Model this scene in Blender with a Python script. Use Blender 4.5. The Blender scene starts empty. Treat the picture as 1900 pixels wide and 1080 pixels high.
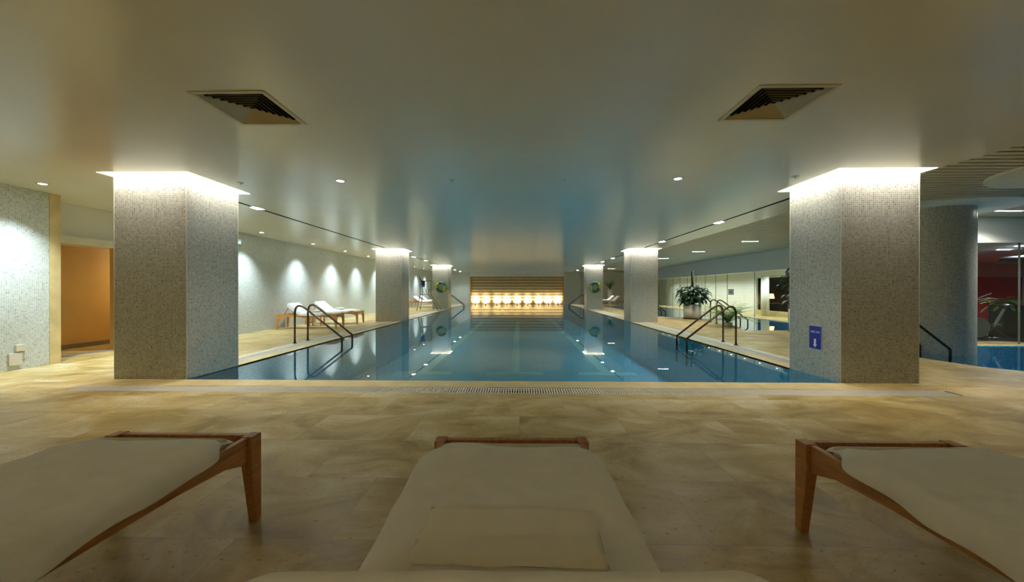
import bpy, bmesh, math, random
from mathutils import Vector, Matrix, noise as mnoise

R = math.radians
PI = math.pi
scene = bpy.context.scene
COL = scene.collection

# ------------------------------------------------------------------ camera / world / exposure
CAM_H = 1.19
cam_d = bpy.data.cameras.new('camera')
cam_d.sensor_width = 36.0
cam_d.lens = 710.0 / 1900.0 * 36.0
cam_d.clip_start = 0.01
cam_d.clip_end = 200
cam = bpy.data.objects.new('camera', cam_d)
COL.objects.link(cam)
cam.location = (0, 0, CAM_H)
cam.rotation_euler = (R(90 - 0.16), R(-0.05), R(1.15))
scene.camera = cam

world = bpy.data.worlds.new('world')
scene.world = world
world.use_nodes = True
world.node_tree.nodes['Background'].inputs[0].default_value = (0.02, 0.022, 0.02, 1)
world.node_tree.nodes['Background'].inputs[1].default_value = 0.3

scene.view_settings.view_transform = 'Standard'
scene.view_settings.look = 'None'
scene.view_settings.gamma = 1.0
scene.view_settings.use_curve_mapping = False
scene.view_settings.exposure = 0.3
cy = scene.cycles
cy.max_bounces = 12
cy.diffuse_bounces = 8
cy.glossy_bounces = 5
cy.transparent_max_bounces = 14
cy.caustics_reflective = False
cy.caustics_refractive = False
cy.sample_clamp_indirect = 6.0
cy.use_denoising = True

# light powers (W) and colours, all in one place
P_WASH, P_MAIN, P_SLOT, P_SLAT = 330.0, 130.0, 180.0, 240.0
E_COVE = 115.0
P_UP, P_CORR, P_GLASS, P_GYM = 240.0, 48.0, 90.0, 700.0
P_FILL = 130.0
C_COOL = (0.78, 0.93, 1.0)
C_NEUT = (1.0, 0.95, 0.82)
C_WARM = (1.0, 0.92, 0.64)
C_COVE = (1.0, 0.93, 0.86)
C_ORANGE = (1.0, 0.70, 0.30)

H = 2.72          # ceiling
HS = 2.80         # slatted ceiling
WL = -7.46        # left wall
PX0, PX1 = -4.42, 4.12     # pool sides
PY0, PY1 = 4.97, 32.5      # pool ends
FAR = 33.0
BACK = -4.0
WATER = -0.012
SLX = 5.26        # edge between plain and slatted ceiling
COLW, COLD = 0.98, 0.93
COLY = (4.99, 14.25, 23.6)

# ------------------------------------------------------------------ materials
def nt(m):
    return m.node_tree.nodes, m.node_tree.links

def mat(name, col, rough=0.5, metal=0.0, var=0.0, vscale=8.0, bump=0.0, bscale=60.0, spec=0.5, stretch=(1, 1, 1), sheen=0.0):
    m = bpy.data.materials.new(name)
    m.use_nodes = True
    n, l = nt(m)
    b = n['Principled BSDF']
    b.inputs['Base Color'].default_value = (*col, 1)
    b.inputs['Roughness'].default_value = rough
    b.inputs['Metallic'].default_value = metal
    b.inputs['Specular IOR Level'].default_value = spec
    if sheen:
        b.inputs['Sheen Weight'].default_value = sheen
    tc = n.new('ShaderNodeTexCoord')
    mp = n.new('ShaderNodeMapping')
    mp.inputs['Scale'].default_value = stretch
    l.new(tc.outputs['Object'], mp.inputs['Vector'])
    if var > 0:
        t = n.new('ShaderNodeTexNoise')
        t.inputs['Scale'].default_value = vscale
        t.inputs['Detail'].default_value = 5
        l.new(mp.outputs[0], t.inputs['Vector'])
        r = n.new('ShaderNodeValToRGB')
        r.color_ramp.elements[0].position = 0.3
        r.color_ramp.elements[1].position = 0.7
        r.color_ramp.elements[0].color = (*[max(0, c * (1 - var)) for c in col], 1)
        r.color_ramp.elements[1].color = (*[min(1, c * (1 + var)) for c in col], 1)
        l.new(t.outputs['Fac'], r.inputs[0])
        l.new(r.outputs[0], b.inputs['Base Color'])
    if bump > 0:
        t2 = n.new('ShaderNodeTexNoise')
        t2.inputs['Scale'].default_value = bscale
        t2.inputs['Detail'].default_value = 4
        l.new(mp.outputs[0], t2.inputs['Vector'])
        bp = n.new('ShaderNodeBump')
        bp.inputs['Strength'].default_value = bump
        bp.inputs['Distance'].default_value = 0.002
        l.new(t2.outputs['Fac'], bp.inputs['Height'])
        l.new(bp.outputs[0], b.inputs['Normal'])
    return m

def emit(name, col, s):
    m = bpy.data.materials.new(name)
    m.use_nodes = True
    n, l = nt(m)
    b = n['Principled BSDF']
    b.inputs['Base Color'].default_value = (0.9, 0.9, 0.9, 1)
    b.inputs['Emission Color'].default_value = (*col, 1)
    b.inputs['Emission Strength'].default_value = s
    return m

def mosaic(name, size, ramp, grout, rough=0.25, bump=0.5):
    """small square tiles on metric UVs, each with its own tone"""
    m = bpy.data.materials.new(name)
    m.use_nodes = True
    n, l = nt(m)
    b = n['Principled BSDF']
    uv = n.new('ShaderNodeUVMap')
    sc = n.new('ShaderNodeVectorMath'); sc.operation = 'SCALE'
    sc.inputs['Scale'].default_value = 1.0 / size
    l.new(uv.outputs[0], sc.inputs[0])
    fl = n.new('ShaderNodeVectorMath'); fl.operation = 'FLOOR'
    l.new(sc.outputs[0], fl.inputs[0])
    wn = n.new('ShaderNodeTexWhiteNoise'); wn.noise_dimensions = '2D'
    l.new(fl.outputs[0], wn.inputs['Vector'])
    cr = n.new('ShaderNodeValToRGB')
    cr.color_ramp.interpolation = 'LINEAR'
    els = cr.color_ramp.elements
    els[0].position = ramp[0][0]; els[0].color = (*ramp[0][1], 1)
    els[1].position = ramp[-1][0]; els[1].color = (*ramp[-1][1], 1)
    for p, c in ramp[1:-1]:
        e = els.new(p); e.color = (*c, 1)
    l.new(wn.outputs['Value'], cr.inputs[0])
    fr = n.new('ShaderNodeVectorMath'); fr.operation = 'FRACTION'
    l.new(sc.outputs[0], fr.inputs[0])
    sx = n.new('ShaderNodeSeparateXYZ')
    l.new(fr.outputs[0], sx.inputs[0])
    def edge(out):
        a = n.new('ShaderNodeMath'); a.operation = 'SUBTRACT'; a.inputs[1].default_value = 0.5
        l.new(out, a.inputs[0])
        c = n.new('ShaderNodeMath'); c.operation = 'ABSOLUTE'
        l.new(a.outputs[0], c.inputs[0])
        return c.outputs[0]
    mx = n.new('ShaderNodeMath'); mx.operation = 'MAXIMUM'
    l.new(edge(sx.outputs[0]), mx.inputs[0]); l.new(edge(sx.outputs[1]), mx.inputs[1])
    mr = n.new('ShaderNodeMapRange')
    mr.inputs['From Min'].default_value = 0.40
    mr.inputs['From Max'].default_value = 0.46
    l.new(mx.outputs[0], mr.inputs['Value'])
    mix = n.new('ShaderNodeMix'); mix.data_type = 'RGBA'
    l.new(mr.outputs[0], mix.inputs['Factor'])
    l.new(cr.outputs[0], mix.inputs[6])
    mix.inputs[7].default_value = (*grout, 1)
    l.new(mix.outputs[2], b.inputs['Base Color'])
    rr = n.new('ShaderNodeMapRange')
    rr.inputs['To Min'].default_value = rough
    rr.inputs['To Max'].default_value = 0.8
    l.new(mr.outputs[0], rr.inputs['Value'])
    l.new(rr.outputs[0], b.inputs['Roughness'])
    ht = n.new('ShaderNodeMath'); ht.operation = 'MULTIPLY_ADD'
    ht.inputs[1].default_value = -1.0
    l.new(mr.outputs[0], ht.inputs[0])
    w2 = n.new('ShaderNodeMath'); w2.operation = 'MULTIPLY'; w2.inputs[1].default_value = 0.6
    l.new(wn.outputs['Value'], w2.inputs[0])
    l.new(w2.outputs[0], ht.inputs[2])
    bp = n.new('ShaderNodeBump')
    bp.inputs['Strength'].default_value = bump
    bp.inputs['Distance'].default_value = 0.0015
    l.new(ht.outputs[0], bp.inputs['Height'])
    l.new(bp.outputs[0], b.inputs['Normal'])
    return m

def clear(name, tint, ior, rough, bump=0.0, bscale=(1, 1, 1)):
    """see-through surface: Fresnel mirror over a tinted transparent layer"""
    m = bpy.data.materials.new(name)
    m.use_nodes = True
    n, l = nt(m)
    n.remove(n['Principled BSDF'])
    out = n['Material Output']
    g = n.new('ShaderNodeBsdfGlossy'); g.inputs['Roughness'].default_value = rough
    g.inputs['Color'].default_value = (0.95, 0.97, 0.97, 1)
    t = n.new('ShaderNodeBsdfTransparent'); t.inputs['Color'].default_value = (*tint, 1)
    # Schlick reflectance, the same from either side of the surface
    ge = n.new('ShaderNodeNewGeometry')
    dt = n.new('ShaderNodeVectorMath'); dt.operation = 'DOT_PRODUCT'
    l.new(ge.outputs['Incoming'], dt.inputs[0]); l.new(ge.outputs['Normal'], dt.inputs[1])
    ab = n.new('ShaderNodeMath'); ab.operation = 'ABSOLUTE'; l.new(dt.outputs['Value'], ab.inputs[0])
    om = n.new('ShaderNodeMath'); om.operation = 'SUBTRACT'; om.inputs[0].default_value = 1.0; l.new(ab.outputs[0], om.inputs[1])
    pw = n.new('ShaderNodeMath'); pw.operation = 'POWER'; pw.inputs[1].default_value = 5.0; l.new(om.outputs[0], pw.inputs[0])
    F0 = ((ior - 1) / (ior + 1)) ** 2
    f = n.new('ShaderNodeMath'); f.operation = 'MULTIPLY_ADD'; f.inputs[1].default_value = 1 - F0; f.inputs[2].default_value = F0
    l.new(pw.outputs[0], f.inputs[0])
    mix = n.new('ShaderNodeMixShader')
    l.new(f.outputs[0], mix.inputs[0]); l.new(t.outputs[0], mix.inputs[1]); l.new(g.outputs[0], mix.inputs[2])
    l.new(mix.outputs[0], out.inputs['Surface'])
    if bump:
        tc = n.new('ShaderNodeTexCoord'); mp = n.new('ShaderNodeMapping'); mp.inputs['Scale'].default_value = bscale
        l.new(tc.outputs['Object'], mp.inputs['Vector'])
        no = n.new('ShaderNodeTexNoise'); no.inputs['Scale'].default_value = 1.0; no.inputs['Detail'].default_value = 2
        l.new(mp.outputs[0], no.inputs['Vector'])
        bp = n.new('ShaderNodeBump'); bp.inputs['Strength'].default_value = bump; bp.inputs['Distance'].default_value = 0.01
        l.new(no.outputs['Fac'], bp.inputs['Height'])
        l.new(bp.outputs[0], g.inputs['Normal'])
    return m

def stone_floor(name):
    m = bpy.data.materials.new(name)
    m.use_nodes = True
    n, l = nt(m)
    b = n['Principled BSDF']
    tc = n.new('ShaderNodeTexCoord')
    br = n.new('ShaderNodeTexBrick')
    br.offset = 0.5
    br.inputs['Scale'].default_value = 1.0
    br.inputs['Brick Width'].default_value = 0.9
    br.inputs['Row Height'].default_value = 0.6
    br.inputs['Mortar Size'].default_value = 0.0025
    br.inputs['Mortar Smooth'].default_value = 0.2
    br.inputs['Color1'].default_value = (0.0, 0.0, 0.0, 1)
    br.inputs['Color2'].default_value = (1, 1, 1, 1)
    br.inputs['Mortar'].default_value = (0.5, 0.5, 0.5, 1)
    l.new(tc.outputs['Object'], br.inputs['Vector'])
    mp = n.new('ShaderNodeMapping'); mp.inputs['Scale'].default_value = (1.0, 1.5, 1)
    l.new(tc.outputs['Object'], mp.inputs['Vector'])
    # offset veins per tile
    add = n.new('ShaderNodeVectorMath'); add.operation = 'MULTIPLY_ADD'
    add.inputs[1].default_value = (7, 7, 7)
    l.new(br.outputs['Color'], add.inputs[0]); l.new(mp.outputs[0], add.inputs[2])
    n1 = n.new('ShaderNodeTexNoise'); n1.inputs['Scale'].default_value = 1.6; n1.inputs['Detail'].default_value = 8
    n1.inputs['Roughness'].default_value = 0.62; n1.inputs['Distortion'].default_value = 0.8
    l.new(add.outputs[0], n1.inputs['Vector'])
    r1 = n.new('ShaderNodeValToRGB')
    e = r1.color_ramp.elements
    e[0].position = 0.33; e[0].color = (0.29, 0.19, 0.055, 1)
    e[1].position = 0.70; e[1].color = (0.68, 0.59, 0.38, 1)
    k = e.new(0.5); k.color = (0.49, 0.365, 0.135, 1)
    l.new(n1.outputs['Fac'], r1.inputs[0])
    tone = n.new('ShaderNodeMapRange'); tone.inputs['To Min'].default_value = 0.90; tone.inputs['To Max'].default_value = 1.08
    l.new(br.outputs['Color'], tone.inputs['Value'])
    mul = n.new('ShaderNodeVectorMath'); mul.operation = 'SCALE'
    l.new(r1.outputs[0], mul.inputs[0]); l.new(tone.outputs[0], mul.inputs['Scale'])
    mix = n.new('ShaderNodeMix'); mix.data_type = 'RGBA'
    l.new(br.outputs['Fac'], mix.inputs['Factor'])
    l.new(mul.outputs[0], mix.inputs[6]); mix.inputs[7].default_value = (0.33, 0.26, 0.14, 1)
    # small pits
    n2 = n.new('ShaderNodeTexNoise'); n2.inputs['Scale'].default_value = 30; n2.inputs['Detail'].default_value = 5
    l.new(mp.outputs[0], n2.inputs['Vector'])
    pr = n.new('ShaderNodeMapRange'); pr.inputs['From Min'].default_value = 0.30; pr.inputs['From Max'].default_value = 0.38
    l.new(n2.outputs['Fac'], pr.inputs['Value'])
    mix2 = n.new('ShaderNodeMix'); mix2.data_type = 'RGBA'
    l.new(pr.outputs[0], mix2.inputs['Factor'])
    mix2.inputs[6].default_value = (0.24, 0.17, 0.07, 1)
    l.new(mix.outputs[2], mix2.inputs[7])
    l.new(mix2.outputs[2], b.inputs['Base Color'])
    rr = n.new('ShaderNodeMapRange'); rr.inputs['To Min'].default_value = 0.26; rr.inputs['To Max'].default_value = 0.5
    b.inputs['Specular IOR Level'].default_value = 0.35
    l.new(n1.outputs['Fac'], rr.inputs['Value'])
    l.new(rr.outputs[0], b.inputs['Roughness'])
    bp = n.new('ShaderNodeBump'); bp.inputs['Strength'].default_value = 0.25; bp.inputs['Distance'].default_value = 0.002
    l.new(n2.outputs['Fac'], bp.inputs['Height']); l.new(bp.outputs[0], b.inputs['Normal'])
    return m

M = {}
M['paint'] = mat('ceiling paint', (0.80, 0.78, 0.68), 0.21, spec=0.5, var=0.02, vscale=1.5)
M['wallpaint'] = mat('wall paint', (0.70, 0.69, 0.62), 0.6, var=0.02, vscale=2)
M['whitepaint'] = mat('white paint', (0.80, 0.82, 0.76), 0.6, var=0.02, vscale=2)
M['tile'] = mosaic('grey glass mosaic', 0.025,
                   [(0.0, (0.24, 0.24, 0.20)), (0.08, (0.33, 0.335, 0.285)), (0.5, (0.385, 0.39, 0.335)), (1.0, (0.48, 0.485, 0.42))],
                   (0.56, 0.56, 0.49))
M['walltile'] = mosaic('pale wall mosaic', 0.025,
                   [(0.0, (0.33, 0.36, 0.33)), (0.08, (0.45, 0.485, 0.45)), (0.5, (0.50, 0.54, 0.50)), (1.0, (0.60, 0.64, 0.60))],
                   (0.64, 0.67, 0.62))
M['pooltile'] = mosaic('blue pool mosaic', 0.05,
                   [(0.0, (0.09, 0.40, 0.60)), (1.0, (0.18, 0.58, 0.76))], (0.22, 0.62, 0.76))
M['spatile'] = mosaic('pale blue spa mosaic', 0.05,
                   [(0.0, (0.02, 0.20, 0.42)), (1.0, (0.07, 0.38, 0.62))], (0.12, 0.45, 0.62))
M['marking'] = mat('lane marking tile', (0.30, 0.72, 0.70), 0.4, var=0.08)
M['floor'] = stone_floor('travertine floor')
M['stone'] = mat('travertine trim', (0.58, 0.46, 0.22), 0.35, var=0.14, vscale=5, bump=0.1)
M['palestone'] = mat('pale coping stone', (0.66, 0.62, 0.50), 0.35, var=0.08, vscale=5, bump=0.1)
M['grate'] = mat('white plastic grating', (0.64, 0.61, 0.52), 0.45, var=0.05)
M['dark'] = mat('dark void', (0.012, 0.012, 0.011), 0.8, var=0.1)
M['ventmetal'] = mat('vent enamel', (0.60, 0.53, 0.34), 0.4, var=0.04)
M['teak'] = mat('teak wood', (0.42, 0.185, 0.055), 0.38, var=0.30, vscale=6, bump=0.08, bscale=40, stretch=(10, 1, 10))
M['lightteak'] = mat('pale teak wood', (0.60, 0.31, 0.10), 0.4, var=0.25, vscale=6, bump=0.08, bscale=40, stretch=(10, 1, 10))
M['slatwood'] = mat('pale wood boards', (0.62, 0.44, 0.20), 0.5, var=0.18, vscale=2, stretch=(1, 8, 8))
M['towel'] = mat('white terry towel', (0.90, 0.89, 0.87), 0.95, var=0.03, vscale=12, bump=0.8, bscale=38, sheen=0.1)
M['towelcream'] = mat('cream terry towel', (0.88, 0.85, 0.78), 0.95, var=0.03, vscale=12, bump=0.8, bscale=38, sheen=0.1)
M['mattress'] = mat('cream mattress', (0.62, 0.58, 0.48), 0.9, var=0.05, bump=0.3, bscale=200)
M['bronze'] = mat('bronze rail metal', (0.085, 0.058, 0.032), 0.22, metal=0.75, var=0.2, vscale=20)
M['steel'] = mat('steel tube', (0.16, 0.17, 0.17), 0.35, metal=0.7, var=0.1)
M['chrome'] = mat('chrome trim', (0.55, 0.55, 0.52), 0.25, metal=0.9, var=0.05)
M['potwhite'] = mat('white glazed pot', (0.72, 0.70, 0.66), 0.4, var=0.04)
M['potdark'] = mat('dark saucer', (0.07, 0.035, 0.025), 0.5, var=0.2)
M['soil'] = mat('soil', (0.05, 0.035, 0.02), 0.95, var=0.3, vscale=30, bump=0.8)
M['leafdark'] = mat('dark green leaf', (0.014, 0.07, 0.022), 0.6, var=0.45, vscale=9)
M['leaf'] = mat('green leaf', (0.07, 0.22, 0.035), 0.45, var=0.35, vscale=9)
M['leafpale'] = mat('yellow green leaf', (0.16, 0.34, 0.07), 0.5, var=0.3, vscale=9)
M['bark'] = mat('bark', (0.05, 0.035, 0.022), 0.9, var=0.4, vscale=30, bump=0.6)
M['ringgreen'] = mat('teal ring canvas', (0.0, 0.13, 0.11), 0.5, var=0.1)
M['ringyellow'] = mat('yellow ring canvas', (0.42, 0.45, 0.03), 0.5, var=0.1)
M['rope'] = mat('rope', (0.45, 0.40, 0.25), 0.8, var=0.2)
M['blue'] = mat('blue sign enamel', (0.012, 0.022, 0.30), 0.35, var=0.06)
M['navy'] = mat('navy cloth', (0.015, 0.018, 0.11), 0.8, var=0.2)
M['white'] = mat('white enamel', (0.78, 0.80, 0.84), 0.4, var=0.03)
M['exitgreen'] = emit('lit green sign', (0.0, 0.22, 0.13), 0.5)
M['exitwhite'] = emit('lit pictogram', (0.45, 1.0, 0.75), 0.9)
M['black'] = mat('black plastic', (0.015, 0.015, 0.016), 0.35, var=0.2)
M['rubber'] = mat('rubber', (0.02, 0.02, 0.02), 0.8, var=0.2)
M['red'] = mat('red wall paint', (0.50, 0.015, 0.02), 0.5, var=0.12, vscale=1)
M['redfloor'] = mat('dark red carpet', (0.09, 0.02, 0.018), 0.9, var=0.2)
M['slat'] = mat('ceiling slat enamel', (0.60, 0.58, 0.44), 0.4, var=0.04)
M['orange'] = mat('ochre wall plaster', (0.62, 0.41, 0.15), 0.5, var=0.06, vscale=2)
M['grey'] = mat('grey rubber skirting', (0.20, 0.18, 0.15), 0.6, var=0.1)
M['darkwood'] = mat('dark wood', (0.07, 0.05, 0.035), 0.5, var=0.3, vscale=3, stretch=(1, 8, 8))
M['curtain'] = mat('white sheer curtain', (0.82, 0.84, 0.80), 0.8, var=0.05)
M['canopy'] = mat('dark grey panel', (0.05, 0.055, 0.06), 0.5, var=0.1)
M['water'] = clear('pool water', (0.57, 0.84, 0.92), 1.40, 0.0, 0.003, (2.2, 1.1, 1))
M['glass'] = clear('clear glass', (0.93, 0.97, 0.95), 1.42, 0.0)
M['joint'] = mat('glass joint', (0.12, 0.14, 0.13), 0.4, var=0.1)
M['lens_cool'] = emit('cool lamp lens', (0.88, 0.97, 1.0), 34)
M['lens_neutral'] = emit('neutral lamp lens', (1.0, 0.98, 0.9), 30)
M['lens_warm'] = emit('warm lamp lens', (1.0, 0.9, 0.62), 60)
M['cove'] = emit('cove tube', C_COVE, E_COVE)
M['gymbar'] = emit('fluorescent bar', (0.9, 0.93, 1.0), 4)
M['lampglow'] = emit('shaded lamp glow', (1.0, 0.70, 0.32), 2.0)

# ------------------------------------------------------------------ mesh helpers
def auto_uv(bm):
    """metric box UVs"""
    uv = bm.loops.layers.uv.verify()
    for f in bm.faces:
        nx, ny, nz = abs(f.normal.x), abs(f.normal.y), abs(f.normal.z)
        for lp in f.loops:
            c = lp.vert.co
            if nz >= nx and nz >= ny: lp[uv].uv = (c.x, c.y)
            elif nx >= ny: lp[uv].uv = (c.y, c.z)
            else: lp[uv].uv = (c.x, c.z)

def obj(name, bm, m, parent=None, smooth=False, uv=True, bevel=0.0):
    bm.normal_update()
    if uv: auto_uv(bm)
    me = bpy.data.meshes.new(name)
    bm.to_mesh(me); bm.free()
    for mm in (m if isinstance(m, (list, tuple)) else [m]):
        me.materials.append(mm)
    if smooth:
        for p in me.polygons: p.use_smooth = True
    o = bpy.data.objects.new(name, me)
    COL.objects.link(o)
    if parent: o.parent = parent
    if bevel:
        b = o.modifiers.new('bevel', 'BEVEL'); b.width = bevel; b.segments = 2; b.limit_method = 'ANGLE'
        b.harden_normals = False
    return o

def tag(o, label=None, cat=None, group=None, kind=None):
    if label: o['label'] = label
    if cat: o['category'] = cat
    if group: o['group'] = group
    if kind: o['kind'] = kind
    return o

def thing(name, label, cat, loc=(0, 0, 0), rotz=0.0, group=None):
    o = bpy.data.objects.new(name, None)
    o.empty_display_size = 0.1
    COL.objects.link(o)
    o.location = loc; o.rotation_euler = (0, 0, rotz)
    return tag(o, label, cat, group)

def dup(root, loc=None, rotz=None, label=None, group=None):
    r = root.copy(); COL.objects.link(r)
    if loc is not None: r.location = loc
    if rotz is not None: r.rotation_euler = (0, 0, rotz)
    if label: r['label'] = label
    if group: r['group'] = group
    for ch in list(root.children):
        c = ch.copy(); COL.objects.link(c); c.parent = r
        for g in list(ch.children):
            d = g.copy(); COL.objects.link(d); d.parent = c
    return r

def struct(name, bm, m, **k):
    return tag(obj(name, bm, m, **k), kind='structure')

def NB(): return bmesh.new()

def box(bm, x0, x1, y0, y1, z0, z1, mi=0):
    v = [bm.verts.new(p) for p in ((x0, y0, z0), (x1, y0, z0), (x1, y1, z0), (x0, y1, z0),
                                   (x0, y0, z1), (x1, y0, z1), (x1, y1, z1), (x0, y1, z1))]
    for q in ((0, 3, 2, 1), (4, 5, 6, 7), (0, 1, 5, 4), (1, 2, 6, 5), (2, 3, 7, 6), (3, 0, 4, 7)):
        f = bm.faces.new([v[i] for i in q]); f.material_index = mi
    return v

def quad(bm, pts, mi=0):
    f = bm.faces.new([bm.verts.new(p) for p in pts]); f.material_index = mi
    return f

def frustum(bm, x, y, z0, z1, r0, r1, seg=24, caps=True, mi=0):
    a = [bm.verts.new((x + r0 * math.cos(2 * PI * i / seg), y + r0 * math.sin(2 * PI * i / seg), z0)) for i in range(seg)]
    b = [bm.verts.new((x + r1 * math.cos(2 * PI * i / seg), y + r1 * math.sin(2 * PI * i / seg), z1)) for i in range(seg)]
    for i in range(seg):
        j = (i + 1) % seg
        bm.faces.new((a[i], a[j], b[j], b[i])).material_index = mi
    if caps:
        bm.faces.new(a[::-1]).material_index = mi; bm.faces.new(b).material_index = mi

def lathe(bm, prof, seg=32, x=0, y=0):
    rings = []
    for r, z in prof:
        if r < 1e-5: rings.append([bm.verts.new((x, y, z))])
        else: rings.append([bm.verts.new((x + r * math.cos(2 * PI * i / seg), y + r * math.sin(2 * PI * i / seg), z)) for i in range(seg)])
    for a, b in zip(rings, rings[1:]):
        for i in range(seg):
            j = (i + 1) % seg
            if len(a) == 1: bm.faces.new((a[0], b[j], b[i]))
            elif len(b) == 1: bm.faces.new((a[i], a[j], b[0]))
            else: bm.faces.new((a[i], a[j], b[j], b[i]))

def tube(bm, pts, r, seg=12, caps=True, rs=None):
    pts = [Vector(p) for p in pts]
    rings = []
    up = None
    for i, p in enumerate(pts):
        if i == 0: d = pts[1] - p
        elif i == len(pts) - 1: d = p - pts[i - 1]
        else: d = (pts[i + 1] - p).normalized() + (p - pts[i - 1]).normalized()
        d.normalize()
        if up is None:
            up = Vector((0, 0, 1)) if abs(d.z) < 0.9 else Vector((0, 1, 0))
        s = d.cross(up)
        if s.length < 1e-4: s = d.orthogonal()
        s.normalize(); u = s.cross(d).normalized(); up = u
        rr = rs[i] if rs else r
        rings.append([bm.verts.new(p + s * rr * math.cos(2 * PI * k / seg) + u * rr * math.sin(2 * PI * k / seg)) for k in range(seg)])
    for a, b in zip(rings, rings[1:]):
        for k in range(seg):
            j = (k + 1) % seg
            bm.faces.new((a[k], a[j], b[j], b[k]))
    if caps:
        bm.faces.new(rings[0][::-1]); bm.faces.new(rings[-1])

def fillet(pts, rad, n=6):
    """round the inner corners of a polyline"""
    P = [Vector(p) for p in pts]
    out = [P[0]]
    for i in range(1, len(P) - 1):
        a, b, c = P[i - 1], P[i], P[i + 1]
        r = rad[i - 1] if isinstance(rad, (list, tuple)) else rad
        d1 = (a - b).normalized(); d2 = (c - b).normalized()
        ang = d1.angle(d2)
        t = min(r / math.tan(ang / 2), (a - b).length * 0.49, (c - b).length * 0.49)
        s, e = b + d1 * t, b + d2 * t
        for k in range(n + 1):
            u = k / n
            out.append(s * (1 - u) ** 2 + b * 2 * u * (1 - u) + e * u * u)
    out.append(P[-1])
    return out

def prism(bm, outline, axis, a0, a1):
    """extrude a 2D outline; axis 'x': outline is (y,z)"""
    def P(q, a): return (a, q[0], q[1]) if axis == 'x' else ((q[0], a, q[1]) if axis == 'y' else (q[0], q[1], a))
    va = [bm.verts.new(P(q, a0)) for q in outline]; vb = [bm.verts.new(P(q, a1)) for q in outline]
    bm.faces.new(va); bm.faces.new(vb[::-1])
    n = len(outline)
    for i in range(n):
        j = (i + 1) % n
        bm.faces.new((va[i], vb[i], vb[j], va[j]))
    bmesh.ops.recalc_face_normals(bm, faces=bm.faces[:])

def fill_poly(loops, z):
    """flat bmesh of a polygon with holes (first loop outer)"""
    cu = bpy.data.curves.new('tmp', 'CURVE'); cu.dimensions = '2D'; cu.fill_mode = 'BOTH'
    for lp in loops:
        s = cu.splines.new('POLY'); s.points.add(len(lp) - 1)
        for i, p in enumerate(lp): s.points[i].co = (p[0], p[1], 0, 1)
        s.use_cyclic_u = True
    o = bpy.data.objects.new('tmp', cu); COL.objects.link(o)
    dg = bpy.context.evaluated_depsgraph_get()
    me = bpy.data.meshes.new_from_object(o.evaluated_get(dg))
    bm = NB(); bm.from_mesh(me)
    bpy.data.objects.remove(o); bpy.data.curves.remove(cu); bpy.data.meshes.remove(me)
    for v in bm.verts: v.co.z = z
    return bm

def rect(x0, x1, y0, y1): return [(x0, y0), (x1, y0), (x1, y1), (x0, y1)]

def text_mesh(name, s, size, m, parent, mat4, extrude=0.0008, spacing=1.0):
    cu = bpy.data.curves.new('tmp', 'FONT'); cu.body = s; cu.size = size
    cu.align_x = 'CENTER'; cu.align_y = 'CENTER'; cu.extrude = extrude; cu.space_character = spacing
    o = bpy.data.objects.new('tmp', cu); COL.objects.link(o)
    dg = bpy.context.evaluated_depsgraph_get()
    me = bpy.data.meshes.new_from_object(o.evaluated_get(dg))
    me.name = name
    bpy.data.objects.remove(o); bpy.data.curves.remove(cu)
    me.transform(mat4)
    me.materials.clear(); me.materials.append(m)
    t = bpy.data.objects.new(name, me); COL.objects.link(t); t.parent = parent
    return t

def spot(parent, loc, power, col, angle=90, blend=0.6, rot=(0, 0, 0), size=0.035):
    ld = bpy.data.lights.new('lamp_light', 'SPOT')
    ld.energy = power; ld.color = col; ld.spot_size = R(angle); ld.spot_blend = blend
    ld.shadow_soft_size = size
    o = bpy.data.objects.new('lamp_light', ld)
    COL.objects.link(o); o.location = loc; o.rotation_euler = rot
    if parent: o.parent = parent
    return o

# ------------------------------------------------------------------ room shell
XR = 23.0
poolA = [(7.45, 5.74), (7.18, 6.1), (7.08, 6.7), (7.10, 7.3), (7.25, 7.8), (7.6, 8.15), (8.2, 8.36), (9.0, 8.42), (12.5, 8.42),
         (12.5, 2.6), (9.2, 2.6), (8.9, 3.6), (8.6, 4.6), (8.32, 5.45), (8.02, 5.74)]
poolB = [(6.62, 11.45), (9.95, 11.45), (9.95, 30.0), (6.25, 30.0), (6.22, 18.2), (6.3, 17.5), (6.7, 16.95), (7.5, 16.5), (7.68, 15.9), (7.62, 14.9), (7.45, 13.9), (7.1, 12.6)]
GR = [(PX0 - 0.02, PX1 + 0.02, 4.40, 4.64)]
GL = 0.22; GW = 0.20
holes = [rect(PX0, PX1, PY0, PY1), poolA, poolB]
# side grating channels between columns, and the near channel
chan = []
for s, xe in ((-1, PX0), (1, PX1)):
    xa, xb = sorted((xe + s * 0.20, xe + s * 0.42))
    for y0, y1 in ((COLY[0] + COLD + 0.05, COLY[1] - 0.05), (COLY[1] + COLD + 0.05, COLY[2] - 0.05), (COLY[2] + COLD + 0.05, 32.3)):
        chan.append((xa, xb, y0, y1))
near_chan = (-5.38, 5.02, 4.40, 4.63)
for c in chan + [near_chan]: holes.append(rect(c[0], c[1], c[2], c[3]))
floor_bm = fill_poly([rect(-12.0, XR, BACK - 0.2, 34.4)] + holes, 0.0)
struct('floor', floor_bm, M['floor'])

# overflow channels
bm = NB()
for (a, b, c, d) in chan + [near_chan]:
    quad(bm, [(a, c, -0.06), (b, c, -0.06), (b, d, -0.06), (a, d, -0.06)])
    for p, q in (((a, c), (b, c)), ((b, c), (b, d)), ((b, d), (a, d)), ((a, d), (a, c))):
        quad(bm, [(p[0], p[1], -0.06), (q[0], q[1], -0.06), (q[0], q[1], 0), (p[0], p[1], 0)])
struct('trim_overflow_channel', bm, M['dark'])

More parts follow.
